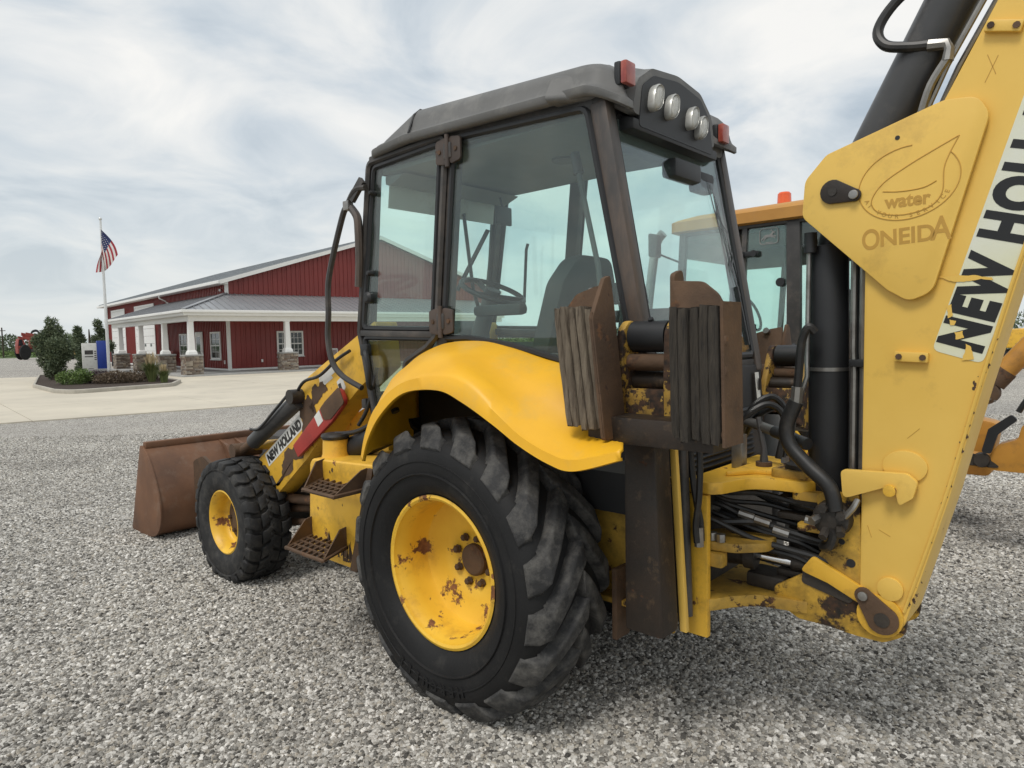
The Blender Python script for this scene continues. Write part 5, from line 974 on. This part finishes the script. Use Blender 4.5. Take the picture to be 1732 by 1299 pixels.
for k in range(11):
    z = .93 + .155 * rg.random(); y = .36 - .28 * rg.random(); zz = z - rg.uniform(.02, .12)
    B().tube(cat([(-.985, y + .02, z + .03), (-1.08, y, z), (-1.22, y - .06, zz + .03), (-1.36, y - .10, zz), (-1.48, y - .12, zz - rg.uniform(0, .05)), (-1.60, y - .15, zz - rg.uniform(.0, .08))], 5), rg.uniform(.011, .016), 8).build('hydraulic_hose', M['hose'], bh)
for k, (x, z) in enumerate(((-1.22, .985), (-1.30, .955), (-1.43, 1.02), (-1.15, 1.0))): B().cyl((x, .25, z), (x - .06, .235, z - .015), .017, n=8).build('hose_fitting', M['steel'], bh)
B().box((-1.33, .05, .665), (-1.16, .20, .73)).build('valve_block', M['greasy'], bh, bevel=.015)
# swing casting carrying the boom foot
for y0, y1 in ((.20, .225), (-.025, .0)):
    B().prism(rnd([(-1.46, 1.13), (-1.625, 1.15), (-1.645, .80), (-1.735, .77), (-1.80, .70), (-1.795, .62), (-1.72, .575), (-1.62, .575), (-1.52, .585), (-1.40, .585), (-1.31, .63), (-1.29, .70), (-1.36, .745), (-1.44, .80), (-1.50, .92)], [.03, .02, .01, .05, .07, .06, .06, .05, .05, .05, .04, .03, .03, .05, .1], 4), 'y', y0, y1).build('swing_casting', M['cast'], bh, bevel=.005)
B().prism(rnd([(-1.41, .80), (-1.46, .87), (-1.66, .775), (-1.70, .72), (-1.64, .715), (-1.52, .77)], .015, 3), 'y', .226, .245).build('casting_rib', M['yel'], bh, bevel=.006)
B().prism(rnd([(-1.42, .83), (-1.62, .735), (-1.60, .70), (-1.41, .745)], .02), 'y', .2255, .229).build('casting_recess_shade', M['greasy'], bh)  # dark plate laid on the face imitates the shade of a recess
for x, z, r in ((-1.53, .985, .013), (-1.565, .945, .012), (-1.60, .865, .017), (-1.645, .99, .008)): B().cyl((x, .226, z), (x, .2275, z), r).build('casting_hole_shade', M['black'], bh)  # black discs on the surface imitate the shade inside holes
B().box((-1.64, -.0, .60), (-1.40, .20, .66)).build('casting_web', M['worn'], bh, bevel=.01)
td = B(); pts = [(-1.655 + .032 * math.cos(a), .757 + .032 * math.sin(a)) for a in [R(-40 + 18 * k) for k in range(11)]] + [(-1.722 + .058 * math.cos(a), .678 + .058 * math.sin(a)) for a in [R(140 + 18 * k) for k in range(11)]]
td.prism(pts, 'y', .249, .262); td.build('pin_retainer', M['rusty'], bh, bevel=.003); B().cyl((-1.655, .262, .757), (-1.655, .272, .757), .018).build('retainer_bolt', M['steel'], bh, bevel=.003); B().cyl((-1.722, .262, .678), (-1.722, .265, .678), .028).build('pin_end', M['greasy'], bh)
B().prism([(-1.71 + .082 * math.cos(a), .685 + .082 * math.sin(a)) for a in [2 * math.pi * k / 28 for k in range(28)]], 'y', .226, .2485).build('pin_boss', M['yel'], bh, bevel=.004)

# ---- boom
bo = part('boom', bh)
side = [(-1.635, .78), (-1.66, .70), (-1.72, .625), (-1.79, .65), (-1.925, 1.16), (-2.02, 1.58), (-2.135, 2.05), (-2.30, 2.62), (-2.60, 3.35), (-2.95, 4.0), (-2.62, 4.05), (-2.25, 3.36), (-2.03, 2.875), (-1.865, 2.55), (-1.635, 2.06)]
B().prism(rnd(side, [.03, .06, .08, .06, .3, .3, .5, .5, .5, .05, .05, .4, .4, .1, .1], 4), 'y', -.03, .235).build('boom_body', M['boom'], bo, bevel=.010)
edge = [(-1.915, 1.16), (-2.012, 1.58), (-2.126, 2.05), (-2.29, 2.62), (-2.59, 3.35), (-2.94, 4.0)]
eb = B(); eb.tube(cat([(x + .004, .238, z) for x, z in [(-1.795, .72)] + edge], 4), .006, 6); eb.build('edge_weld', M['boom'], bo)
for y0, y1 in ((.24, .262), (-.057, -.035)):
    B().prism(rnd([(-1.41, 2.235), (-1.42, 2.375), (-1.50, 2.462), (-1.885, 2.575), (-1.985, 2.565), (-2.02, 2.50), (-1.865, 1.915), (-1.79, 1.885), (-1.72, 1.93)], [.05, .06, .05, .1, .06, .06, .07, .05, .06], 5), 'y', y0, y1).build('gusset_plate', M['boom'], bo, bevel=.004)
td = B(); pts = [(-1.605 + .024 * math.cos(a), 2.292 + .024 * math.sin(a)) for a in [R(107 + 18 * k) for k in range(11)]] + [(-1.528 + .046 * math.cos(a), 2.315 + .046 * math.sin(a)) for a in [R(287 + 18 * k) for k in range(11)]]
td.prism(pts, 'y', .2625, .276); td.build('pin_retainer', M['brownsteel'], bo, bevel=.003); B().cyl((-1.605, .276, 2.292), (-1.605, .288, 2.292), .017).build('retainer_bolt', M['steel'], bo, bevel=.003); B().cyl((-1.528, .276, 2.315), (-1.528, .279, 2.315), .016).build('pin_end', M['greasy'], bo)
B().cyl((-1.745, .262, 2.475), (-1.745, .2635, 2.475), .008).build('plate_hole_shade', M['black'], bo)  # flat black disc painted in for the shade of a hole
for (xa, za), (xb, zb) in (((-1.745, 1.685), (-1.855, 1.68)), ((-2.0, 2.79), (-2.10, 2.76))):
    pl = part('tie_plate', bo) if False else None
    B().beam((xa, .247, za), (xb, .247, zb), .022, .036).build('tie_plate', M['boom'], bo, bevel=.004)
    for t in (.15, .85): B().cyl((xa + (xb - xa) * t, .258, za + (zb - za) * t), (xa + (xb - xa) * t, .263, za + (zb - za) * t), .011, n=8).build('plate_bolt', M['rusty'], bo)
B().prism(rnd([(-1.57, 1.245), (-1.80, 1.255), (-1.835, 1.225), (-1.82, 1.165), (-1.775, 1.13), (-1.76, 1.19), (-1.73, 1.195), (-1.58, 1.13)], [.02, .03, .02, .02, .01, .02, .03, .02], 4), 'y', .25, .275).build('transport_lock_hook', M['boom'], bo, bevel=.005); B().cyl((-1.745, .236, 1.185), (-1.745, .29, 1.185), .022).build('lock_pin', M['yel'], bo, bevel=.003)
B().prism([(-1.785 + .075 * math.cos(a), 1.275 + .06 * math.sin(a)) for a in [2 * math.pi * k / 24 for k in range(24)]], 'y', .2355, .246).build('lock_boss', M['boom'], bo, bevel=.003); B().prism([(-1.745 + .045 * math.cos(a), .80 + .045 * math.sin(a)) for a in [2 * math.pi * k / 24 for k in range(24)]], 'y', .2355, .25).build('foot_boss', M['boom'], bo, bevel=.003)
rg = random.Random(17)
for k in range(46):
    t = rg.random() ** 2.2 if k < 30 else .75 + rg.gauss(0, .06); z_ = .74 + 1.1 * t; xe = -1.80 - .205 * (z_ - .70) / .88 - .010; r_ = rg.choice((.001, .0015, .002, .003, .0055)); x_ = xe + abs(rg.gauss(0, .011)) - .004
    B().prism(jag([(x_ - r_, z_), (x_, z_ - r_ * 1.8), (x_ + r_, z_), (x_, z_ + r_ * 1.8)], .3, 2, k), 'y', .2352, .2360).build('rust_chip', M['rusty'], bo)
for (xa, za, xb, zb) in ((-2.005, 2.70, -2.03, 2.63), (-2.035, 2.69, -2.0, 2.61), (-1.70, 1.02, -1.74, 1.0), (-1.66, 1.03, -1.675, .985), (-1.83, 1.42, -1.79, 1.38), (-1.90, 2.40, -1.93, 2.43)): B().beam((xa, .2352, za), (xb, .2352, zb), .0012, .0022).build('scratch', M['ghost'], bo)
# boom lettering
dc = part('boom_decal', bo)
p0 = Vector((-1.935, 0, 1.685)); p1 = Vector((-2.30, 0, 2.86)); du = (p1 - p0).normalized(); dn = Vector((-du.z, 0, du.x)); dn = dn if dn.x > 0 else -dn    # du up the boom, dn towards the cab
q = [p0 - dn * .085, p0 + dn * .075, p1 + dn * .095, p1 - dn * .05]
mid = [p0.lerp(p1, .55) + dn * .085, p0.lerp(p1, .55) - dn * .075]
B().prism(rnd([(v.x, v.z) for v in q], .025, 4), 'y', .2356, .2364).build('decal_film', M['decal'], dc)
mt_ = frame((p0.x, .2369, p0.z), (du.x, 0, du.z), (dn.x, 0, dn.z)) @ Matrix.Translation((.03, -.062, 0)); text('NEW HOLLAND', .182, M['ink'], 'decal_text', dc, mt_, .0105, .72, sp=1.14)
for pts in ([(-1.875, 1.968), (-1.96, 1.966), (-2.035, 1.955), (-2.04, 1.946), (-1.97, 1.946), (-1.91, 1.952)], [(-1.965, 1.73), (-1.98, 1.72), (-1.99, 1.675), (-1.955, 1.672)], [(-1.93, 1.77), (-1.955, 1.775), (-1.96, 1.75), (-1.935, 1.745)], [(-1.905, 1.86), (-1.92, 1.87), (-1.925, 1.83), (-1.91, 1.82)], [(-1.915, 1.815), (-1.935, 1.81), (-1.93, 1.795), (-1.918, 1.795)]):
    B().prism(jag(pts, .09), 'y', .2380, .2388).build('peeled_patch', M['boom'], dc)
# ghost of an old decal on the gusset plate
gd = part('ghost_decal', bo); gx, gz, gy = -1.78, 2.29, .2622
def gl(pts, wd=.0022, closed=False):
    B().tube([(gx - x, gy, gz + z) for x, z in pts], wd, 5, closed).build('ghost_line', M['ghost'], gd)
ell = lambda a, b_, cx_, cz_, t0, t1, n=40: [(cx_ + a * math.cos(t0 + (t1 - t0) * k / n) * .98 + .10 * b_ * math.sin(t0 + (t1 - t0) * k / n), cz_ + b_ * math.sin(t0 + (t1 - t0) * k / n)) for k in range(n + 1)]
gl(ell(.165, .13, .0, .02, R(62 + 28), R(400), 48)); gl([(v.x, v.y) for v in cat([(.155, .155, 0), (.08, .12, 0), (.0, .08, 0), (-.08, .03, 0), (-.118, -.03, 0), (-.09, -.075, 0), (-.01, -.092, 0), (.07, -.075, 0), (.108, -.03, 0), (.112, .05, 0), (.128, .10, 0), (.155, .155, 0)], 5)])
gl([(v.x, v.y) for v in cat([(-.08, -.0, 0), (-.02, -.008, 0), (.05, -.005, 0), (.09, .012, 0)], 4)])
gm = lambda x, z, a=0: frame((gx - x, gy, gz + z), (-math.cos(a), 0, math.sin(a)), (math.sin(a), 0, math.cos(a)))
text('water', .066, M['ghost'], 'ghost_text', gd, gm(0, -.062), .0022, .92, align='CENTER')
word = 'AT YOUR SERVICE'
for k, ch in enumerate(word):
    if ch == ' ': continue
    a = R(205 + k * (335 - 205) / (len(word) - 1)); x, z = .148 * math.cos(a) + .01 * math.sin(a), .02 + .124 * math.sin(a); text(ch, .021, M['ghost'], 'ghost_text', gd, gm(x, z, a + math.pi / 2), .0004, 1, align='CENTER')
text('O', .105, M['ghost'], 'ghost_text', gd, gm(-.150, -.205), .002, .74); text('NEID', .080, M['ghost'], 'ghost_text', gd, gm(-.088, -.198, R(2)), .002, .98); text('A', .115, M['ghost'], 'ghost_text', gd, gm(.078, -.192), .002, .78)
# cylinders, tubes and hoses on the boom
B().cyl((-1.475, .1, 1.10), (-1.46, .1, 2.13), .078, n=28).build('boom_cylinder', M['black'], bh, bevel=.006); B().cyl((-1.46, .1, 2.12), (-1.51, .1, 2.32), .045).build('boom_cylinder_rod', M['black'], bh); B().cyl((-1.465, .1, 1.62), (-1.465, .1, 1.635), .082, n=28).build('hose_clamp', M['steel'], bh)
B().cyl((-1.42, .19, 2.10), (-1.42, .19, 2.18), .025).build('cylinder_port', M['black'], bh); B().tube([(-1.412, .18, 2.18), (-1.41, .19, 1.65), (-1.415, .2, 1.60), (-1.39, .2, 1.52)], .010, 8).build('hydraulic_tube', M['steel'], bh)
for x in (-1.585, -1.618): B().tube([(x, .17, 1.10), (x, .17, 1.62), (x + .005, .17, 1.70), (x + .005, .17, 2.16)], .0125, 8).build('hydraulic_tube', M['steel'], bh)
B().box((-1.63, .14, 1.64), (-1.57, .19, 1.67)).build('tube_clamp', M['black'], bh, bevel=.004); B().box((-1.635, .0, 1.0), (-1.56, .14, 2.1)).build('cylinder_guard', M['black'], bh)
B().tube(cat([(-1.455, .235, 1.78), (-1.435, .25, 1.80), (-1.41, .25, 1.74), (-1.40, .25, 1.62), (-1.395, .25, 1.56)], 5), .017, 8).build('hydraulic_hose', M['hose'], bh); B().cyl((-1.395, .25, 1.56), (-1.39, .25, 1.49), .024, n=8).build('hose_fitting', M['steel'], bh)
B().tube(cat([(-1.39, .25, 1.50), (-1.355, .255, 1.40), (-1.37, .26, 1.32), (-1.45, .27, 1.24), (-1.53, .275, 1.17), (-1.555, .275, 1.08)], 6), .030, 12).build('sleeved_hose', M['hose'], bh)
B().lathe([(0, .02), (0, .075), (.05, .07), (.06, .03)], (-1.535, .225, 1.04), 18).build('hose_bulkhead', M['greasy'], bh, bevel=.006)
for a in range(5): B().cyl((-1.535 + .045 * math.cos(a * 1.25), .275, 1.04 + .045 * math.sin(a * 1.25)), (-1.535 + .06 * math.cos(a * 1.25), .31, 1.03 + .06 * math.sin(a * 1.25)), .018, n=6).build('hose_fitting', M['greasy'] if a else M['steel'], bh)
B().tube(cat([(-1.56, .29, 1.0), (-1.54, .28, .94), (-1.50, .25, .92)], 4), .02, 8).build('hydraulic_hose', M['hose'], bh); B().tube(cat([(-1.59, .28, 1.06), (-1.62, .28, 1.10), (-1.63, .26, 1.13)], 4), .012, 8).build('hydraulic_tube', M['steel'], bh)
B().cyl((-1.60, .1, 2.42), (-1.615, .1, 2.46), .06).build('dipper_cylinder_eye', M['cyl'], bh); B().cyl((-1.585, .1, 2.40), (-2.43, .1, 4.05), .088, n=32).build('dipper_cylinder', M['cyl'], bh)
B().tube(cat([(-1.98, .14, 3.16), (-1.86, .16, 3.08), (-1.72, .17, 3.0), (-1.655, .18, 2.91), (-1.68, .19, 2.84), (-1.76, .19, 2.81), (-1.83, .18, 2.80)], 6), .019, 10).build('hydraulic_hose', M['hose'], bh); B().tube([(-1.82, .18, 2.80), (-1.875, .18, 2.79), (-1.885, .18, 2.77), (-1.88, .18, 2.73)], [.022, .02, .017, .02], 8).build('hose_fitting', M['steel'], bh); B().tube(cat([(-1.88, .18, 2.74), (-1.83, .18, 2.66), (-1.80, .17, 2.57)], 4), .015, 8).build('hydraulic_tube', M['steel'], bh)
B().tube(cat([(-1.73, .02, 2.79), (-1.66, 0, 2.76), (-1.62, 0, 2.68), (-1.61, 0, 2.55)], 5), .017, 8).build('hydraulic_hose', M['hose'], bh)
for d, y in ((.0, .16), (.03, .12)): B().tube([(-1.79 - d, y, 2.52), (-1.875 - d, y, 2.72), (-2.06 - d, y, 3.06), (-2.5 - d, y, 3.86)], .011, 8).build('hydraulic_tube', M['steel'], bh)
B().cyl((-1.06, -.02, 1.37), (-1.34, .15, 1.335), .022).build('cross_tube', M['steel'], bh); B().cyl((-1.24, .09, 1.346), (-1.42, .2, 1.32), .026).build('cross_tube', M['hose'], bh)
for k, (y0, dz) in enumerate(((.0, .0), (-.05, .03), (-.10, -.02))): B().tube(cat([(-1.0, y0 - .05, 1.28), (-1.08, y0, 1.40 + dz), (-1.16, y0 - .05, 1.45 + dz), (-1.22, y0 - .08, 1.38), (-1.20, y0 - .06, 1.20)], 5), .016, 8).build('hydraulic_hose', M['hose'], bh)
for y in (.36, .40): B().tube(cat([(-1.09, y + .12, .92), (-1.085, y + .12, 1.0), (-1.08 - (y - .38), y + .12, 1.12), (-1.06 - (y - .38) * 1.5, y + .1, 1.30), (-1.03, y + .06, 1.44)], 5), .014, 8).build('hydraulic_hose', M['hose'], bh)
B().cyl((-1.09, .50, .90), (-1.087, .50, .98), .020, n=8).build('hose_fitting', M['steel'], bh)

# ================================================================== second backhoe loader parked to the right (same frame conventions, x forward, y left)
jw = Matrix.Rotation(R(137.5), 4, 'Z') @ Vector((0, -3.85, 0))
jd = thing('backhoe_loader', 'orange-yellow backhoe loader with dark cab and orange beacon, parked behind the boom', 'backhoe loader', (.30059 + jw.x, 3.88228 + jw.y, -.028), R(137.5))
for y in (-.1, -.1):
    pass
for src in (rwl, fwl): dup(src, jd)
for src, xo in ((rwl, -.052), (fwl, 5.102)):
    o = dup(src, jd); o.rotation_euler = (0, 0, math.pi); o.location = (xo, 0, 0)
jf = B()
for yy in (.62, -.62):
    for (a, b_, w_, d_) in (((.98, 2.80), (1.05, 1.60), .06, .07), ((.42, 2.80), (.50, 1.60), .06, .05), ((.335, 2.80), (.40, 1.60), .06, .05), ((-.11, 2.80), (-.12, 1.62), .07, .12), ((-.72, 2.80), (-.80, 1.62), .07, .09)):
        jf.beam((a[0], yy, a[1]), (b_[0], yy, b_[1]), w_, d_)
    jf.beam((1.0, yy, 2.80), (-.75, yy, 2.80), .07, .08); jf.beam((1.08, yy, 1.60), (-.82, yy, 1.60), .07, .10)
jf.build('cab_frame', M['dark'], jd, bevel=.01)
for yy in (.62, -.62):
    for x0, x1, xb0, xb1 in ((.98, .43, 1.02, .51), (.32, -.05, .385, -.06), (-.17, -.69, -.18, -.76)):
        B().prism([(x0, 2.77), (x1, 2.77), (xb1, 1.64), (xb0, 1.64)], 'y', yy - .003, yy + .003).build('side_window', M['glass'], jd, smooth=0)
B().prism(rnd([(.31, 2.755), (-.035, 2.755), (-.05, 1.66), (.375, 1.66)], .03), 'y', .625, .632).build('door_window', M['glass'], jd, smooth=0)
em = part('leaping_deer_emblem', jd); B().tube([(x, .634, z) for x, z in rnd([(.20, 2.74), (.03, 2.74), (.03, 2.60), (.20, 2.60)], .03)], .004, 5, True).build('emblem_border', M['steel'], em)
db = B(); dxx = lambda pts: [(.20 - q * .0017, 2.60 + w_ * .0014) for q, w_ in pts]
db.prism(dxx([(22, 52), (34, 60), (50, 58), (60, 64), (68, 76), (76, 78), (84, 72), (82, 68), (75, 68), (70, 54), (62, 44), (48, 42), (36, 44), (26, 44)]), 'y', .6335, .636)
for leg in ([(62, 48), (84, 40), (86, 34), (82, 35), (60, 42)], [(64, 52), (88, 52), (92, 46), (88, 46), (62, 46)], [(28, 50), (14, 40), (6, 26), (10, 25), (20, 36), (32, 44)], [(34, 48), (24, 32), (18, 20), (22, 19), (30, 32), (40, 43)], [(70, 76), (62, 86), (66, 94), (68, 93), (66, 87), (73, 79)], [(67, 82), (58, 84), (54, 90), (56, 91), (60, 86), (66, 85)], [(22, 52), (16, 56), (20, 50)]): db.prism(dxx(leg), 'y', .6335, .636)
db.build('emblem_deer', M['steel'], em, smooth=0); B().beam((.15, .635, 2.612), (.08, .635, 2.612), .002, .006).build('emblem_line', M['steel'], em)
for x, z in ((.42, 2.52), (.30, 2.52), (.44, 1.84), (.32, 1.84)): B().beam((x + .06, .66, z), (x - .10, .66, z), .03, .05).build('door_hinge', M['black'], jd, bevel=.01); B().cyl((x - .06, .66, z), (x - .06, .69, z), .03).build('hinge_cap', M['black'], jd)
B().cyl((-.0, .63, 2.24), (.0, .66, 2.24), .04).build('latch_knob', M['black'], jd)
jr = B(); zr_ = lambda x: 2.90 + .05 * (1 - abs(x - .05) / 1.0)
pl = rnd([(1.12, .70), (-.85, .70), (-.85, -.70), (1.12, -.70)], .12, 4)
jr.rings([[(x * .96 + .005, y * .96, 2.79) for x, y in pl], [(x, y, 2.805) for x, y in pl], [(x, y, 2.90) for x, y in pl], [(x * .97, y * .96, zr_(x) + .02) for x, y in pl], [(x * .85, y * .8, zr_(x) + .06) for x, y in pl]]); jr.build('cab_roof', M['jdroof'], jd, smooth=45)
B().box((-.78, -.60, 2.72), (1.02, .60, 2.785)).build('headliner', M['interior'], jd); B().box((-.75, -.66, 2.50), (1.0, -.60, 2.80)).build('cab_header', M['dark'], jd); B().box((.95, -.6, 2.55), (1.02, .6, 2.78)).build('cab_header', M['dark'], jd); B().box((-.80, -.58, 1.6), (-.76, .58, 2.0)).build('rear_panel', M['dark'], jd); B().beam((.12, -.63, 2.8), (.14, -.63, 1.6), .06, .14).build('cab_post', M['dark'], jd)
be = part('beacon', jd); be.location = (.26, -.15, -.02); B().lathe([(0, .085), (.035, .085), (.05, .07)], (-.12, .35, 2.985), 20, 'z').build('beacon_base', M['black'], be); B().lathe([(.05, .066), (.15, .062), (.165, .05), (.168, .01)], (-.12, .35, 2.985), 20, 'z').build('beacon_lens', M['orange'], be)
B().box((-.70, -.55, 1.20), (.95, .55, 1.27)).build('cab_floor', M['interior'], jd)
B().hexa([(-.80, .58, 1.56), (.95, .58, 1.56), (.95, .66, 1.56), (-.80, .66, 1.56), (-.80, .58, 1.60), (.95, .58, 1.60), (.95, .64, 1.60), (-.80, .64, 1.60)]).build('cab_skirt', M['dark'], jd)
fd = B(); ar = [(-.026 + .80 * math.cos(a), .69 + .84 * math.sin(a)) for a in [R(12 + 11 * k) for k in range(15)]]; fd.prism(ar + [(p[0] * .96, p[1] * .965) for p in ar[::-1]], 'y', .52, 1.06); fd.build('rear_fender', M['dark'], jd); fd = B(); fd.prism(ar + [(p[0] * .96, p[1] * .965) for p in ar[::-1]], 'y', -1.06, -.52); fd.build('rear_fender', M['dark'], jd)
B().box((-.75, -.54, .6), (1.0, .54, 1.30)).build('transmission', M['greasy'], jd, bevel=.04)
st_ = part('operator_seat', jd); B().box((-.25, -.25, 1.27), (.3, .25, 1.72)).build('cushion', M['seat'], st_, bevel=.05); B().box((-.36, -.25, 1.7), (-.24, .25, 2.2)).build('seat_back', M['seat'], st_, bevel=.05)
B().tube([Vector((.55, 0, 1.98)) + Vector((.07 * math.cos(a), .19 * math.sin(a), .17 * math.cos(a))) for a in [2 * math.pi * k / 24 for k in range(24)]], .015, 6, True).build('steering_wheel', M['black'], jd); B().cyl((.58, 0, 1.97), (.85, 0, 1.3), .05).build('steering_column', M['interior'], jd)
B().prism(rnd([(1.08, 1.0), (3.0, .95), (3.05, 1.35), (2.8, 1.5), (1.08, 1.62)], .08), 'y', -.36, .36).build('engine_hood', M['jdyel'], jd, bevel=.04)
ex = B(); ex.tube(cat([(1.62, .30, 1.55), (1.60, .30, 2.0), (1.52, .30, 2.6), (1.47, .30, 2.80), (1.40, .30, 2.88)], 5), .05, 12); ex.build('exhaust_pipe', M['steel'], jd)
mi = part('side_mirror', jd); B().tube(cat([(1.0, .63, 2.5), (1.12, .85, 2.58), (1.15, .9, 2.62)], 4), .010, 6).build('mirror_arm', M['black'], mi); B().box((1.13, .80, 2.55), (1.17, 1.0, 2.78)).build('mirror_head', M['black'], mi, bevel=.03)
B().tube(cat([(1.05, .72, 1.62), (1.07, .75, 2.0), (1.05, .73, 2.06), (.95, .70, 2.08)], 4), .014, 6).build('grab_rail', M['black'], jd)
for y in (.42, -.52): B().prism(rnd([(1.0, 1.85), (1.3, 1.75), (1.85, 1.45), (2.9, .55), (2.85, .35), (1.7, 1.05), (1.0, 1.55)], .08), 'y', y, y + .10).build('loader_arm', M['jdyel'], jd, bevel=.015)
bp = B(); pr = [(v.x, v.y) for v in cat([(4.1, .85, 0), (3.9, .7, 0), (3.75, .4, 0), (3.8, .15, 0), (4.0, .04, 0), (4.5, .03, 0)], 4)]; bp.prism(pr + [(x + .02, z + .015) for x, z in pr[::-1]], 'y', -1.1, 1.1)
for y in (-1.12, 1.10): bp.prism(pr + [(4.3, .85)], 'y', y, y + .02)
bp.build('loader_bucket', M['bucket'], jd); B().prism([(2.8, .4), (2.8, .55), (3.85, .65), (3.8, .3)], 'y', .40, .50).build('bucket_bracket', M['rusty'], jd); B().prism([(2.8, .4), (2.8, .55), (3.85, .65), (3.8, .3)], 'y', -.5, -.40).build('bucket_bracket', M['rusty'], jd)
# its backhoe, swung low and folded towards the back
B().box((-1.15, -.5, .5), (-.75, .5, 1.1)).build('swing_frame', M['jdyel'], jd, bevel=.03); B().prism(rnd([(-1.1, .55), (-1.55, .55), (-1.6, 1.0), (-1.1, 1.1)], .06), 'y', -.12, .12).build('swing_casting', M['jdyel'], jd, bevel=.02)
B().prism(rnd([(-1.40, .72), (-1.66, .70), (-2.25, .70), (-2.55, .9), (-2.6, 1.35), (-2.35, 1.42), (-2.1, 1.15), (-1.88, 1.12), (-1.80, 1.05), (-1.78, .95), (-1.66, .90), (-1.60, .80), (-1.46, .82)], .05), 'y', .50, .66).build('boom_foot', M['jdyel'], jd, bevel=.012)
B().cyl((-1.55, .58, 1.40), (-2.35, .45, 2.45), .075).build('dipper_cylinder', M['jdyel'], jd); B().cyl((-1.525, .585, 1.365), (-1.60, .575, 1.465), .083).build('cylinder_gland', M['rusty'], jd)
B().cyl((-1.49, .54, 1.29), (-1.49, .68, 1.29), .085, n=22).build('rod_eye', M['rusty'], jd, bevel=.008); B().cyl((-1.455, .56, 1.26), (-1.30, .56, 1.20), .05).build('cylinder_rod', M['rusty'], jd)
for a in range(4): B().cyl((-1.55 + .03 * a, .68, 1.235 + .012 * a * a), (-1.55 + .03 * a, .69, 1.235 + .012 * a * a), .008, n=8).build('bolt', M['steel'], jd)
B().prism(rnd([(-1.62, .83), (-1.66, .98), (-1.78, 1.10), (-1.74, 1.14), (-1.60, 1.02), (-1.56, .84)], .02), 'y', .661, .70).build('hose_guard', M['black'], jd); B().cyl((-1.92, .66, .98), (-1.92, .675, .98), .05).build('foot_pin', M['jdyel'], jd, bevel=.006)
B().prism(rnd([(-1.42, .73), (-1.46, .83), (-1.58, .80), (-1.7, .72)], .02), 'y', .661, .668).build('grease_stain', M['greasy'], jd); B().lathe([(0, .06), (.03, .05), (.03, .02)], (-1.56, .66, .775), 16).build('pivot_pin', M['greasy'], jd)
B().tube(cat([(-1.78, .66, 1.16), (-1.85, .68, 1.28), (-1.95, .66, 1.32), (-2.0, .64, 1.24)], 4), .02, 8).build('hydraulic_hose', M['hose'], jd)
B().prism(rnd([(-2.35, 1.35), (-2.55, 1.35), (-2.45, 2.6), (-2.25, 2.62)], .06), 'y', .36, .54).build('dipper_arm', M['jdyel'], jd, bevel=.015)

for o in jd.children:
    if o.name.split('.')[0] in ('dipper_cylinder', 'cylinder_gland', 'rod_eye', 'cylinder_rod', 'bolt'): o.location.x = -.085
# excavator far right behind the boom
exc = thing('excavator', 'yellow tracked excavator far behind the boom at the right edge', 'excavator', (22.2, 30.6, 0), R(160))
for s in (-1, 1): 
    tr_ = part('track', exc); B().prism(rnd([(-1.7, .02), (1.7, .02), (1.9, .40), (1.6, .75), (-1.6, .75), (-1.9, .40)], .2), 'y', s * 1.0 - .25, s * 1.0 + .25).build('track_belt', M['black'], tr_)
    for k in range(9): B().beam((-1.6 + k * .4, s * 1.0, .76), (-1.6 + k * .4, s * 1.0, .80), .54, .09).build('track_shoe', M['rusty'], tr_)
B().prism(rnd([(-1.9, .9), (1.2, .9), (1.2, 1.5), (.2, 1.7), (-1.9, 1.8)], .1), 'y', -1.1, 1.1).build('body', M['yel'], exc, bevel=.05); B().prism(rnd([(.1, 1.5), (1.25, 1.5), (1.0, 2.75), (.1, 2.75)], .1), 'y', .2, 1.1).build('cab', M['dark'], exc, bevel=.04)
B().prism([(.2, 1.7), (1.12, 1.7), (.92, 2.6), (.2, 2.6)], 'y', 1.102, 1.11).build('cab_window', M['winglass'], exc)
B().prism(rnd([(1.0, 1.2), (1.4, 1.2), (3.2, 2.9), (4.6, 2.4), (4.5, 2.2), (3.2, 2.6)], .1), 'y', -.2, .1).build('boom', M['yel'], exc, bevel=.03); B().prism(rnd([(4.4, 2.7), (4.7, 2.6), (4.2, .8), (4.0, .8)], .05), 'y', -.15, .05).build('dipper_arm', M['yel'], exc, bevel=.02); B().prism(rnd([(4.3, .9), (3.8, .75), (3.5, .2), (4.2, .05)], .08), 'y', -.5, .4).build('digging_bucket', M['rusty'], exc)
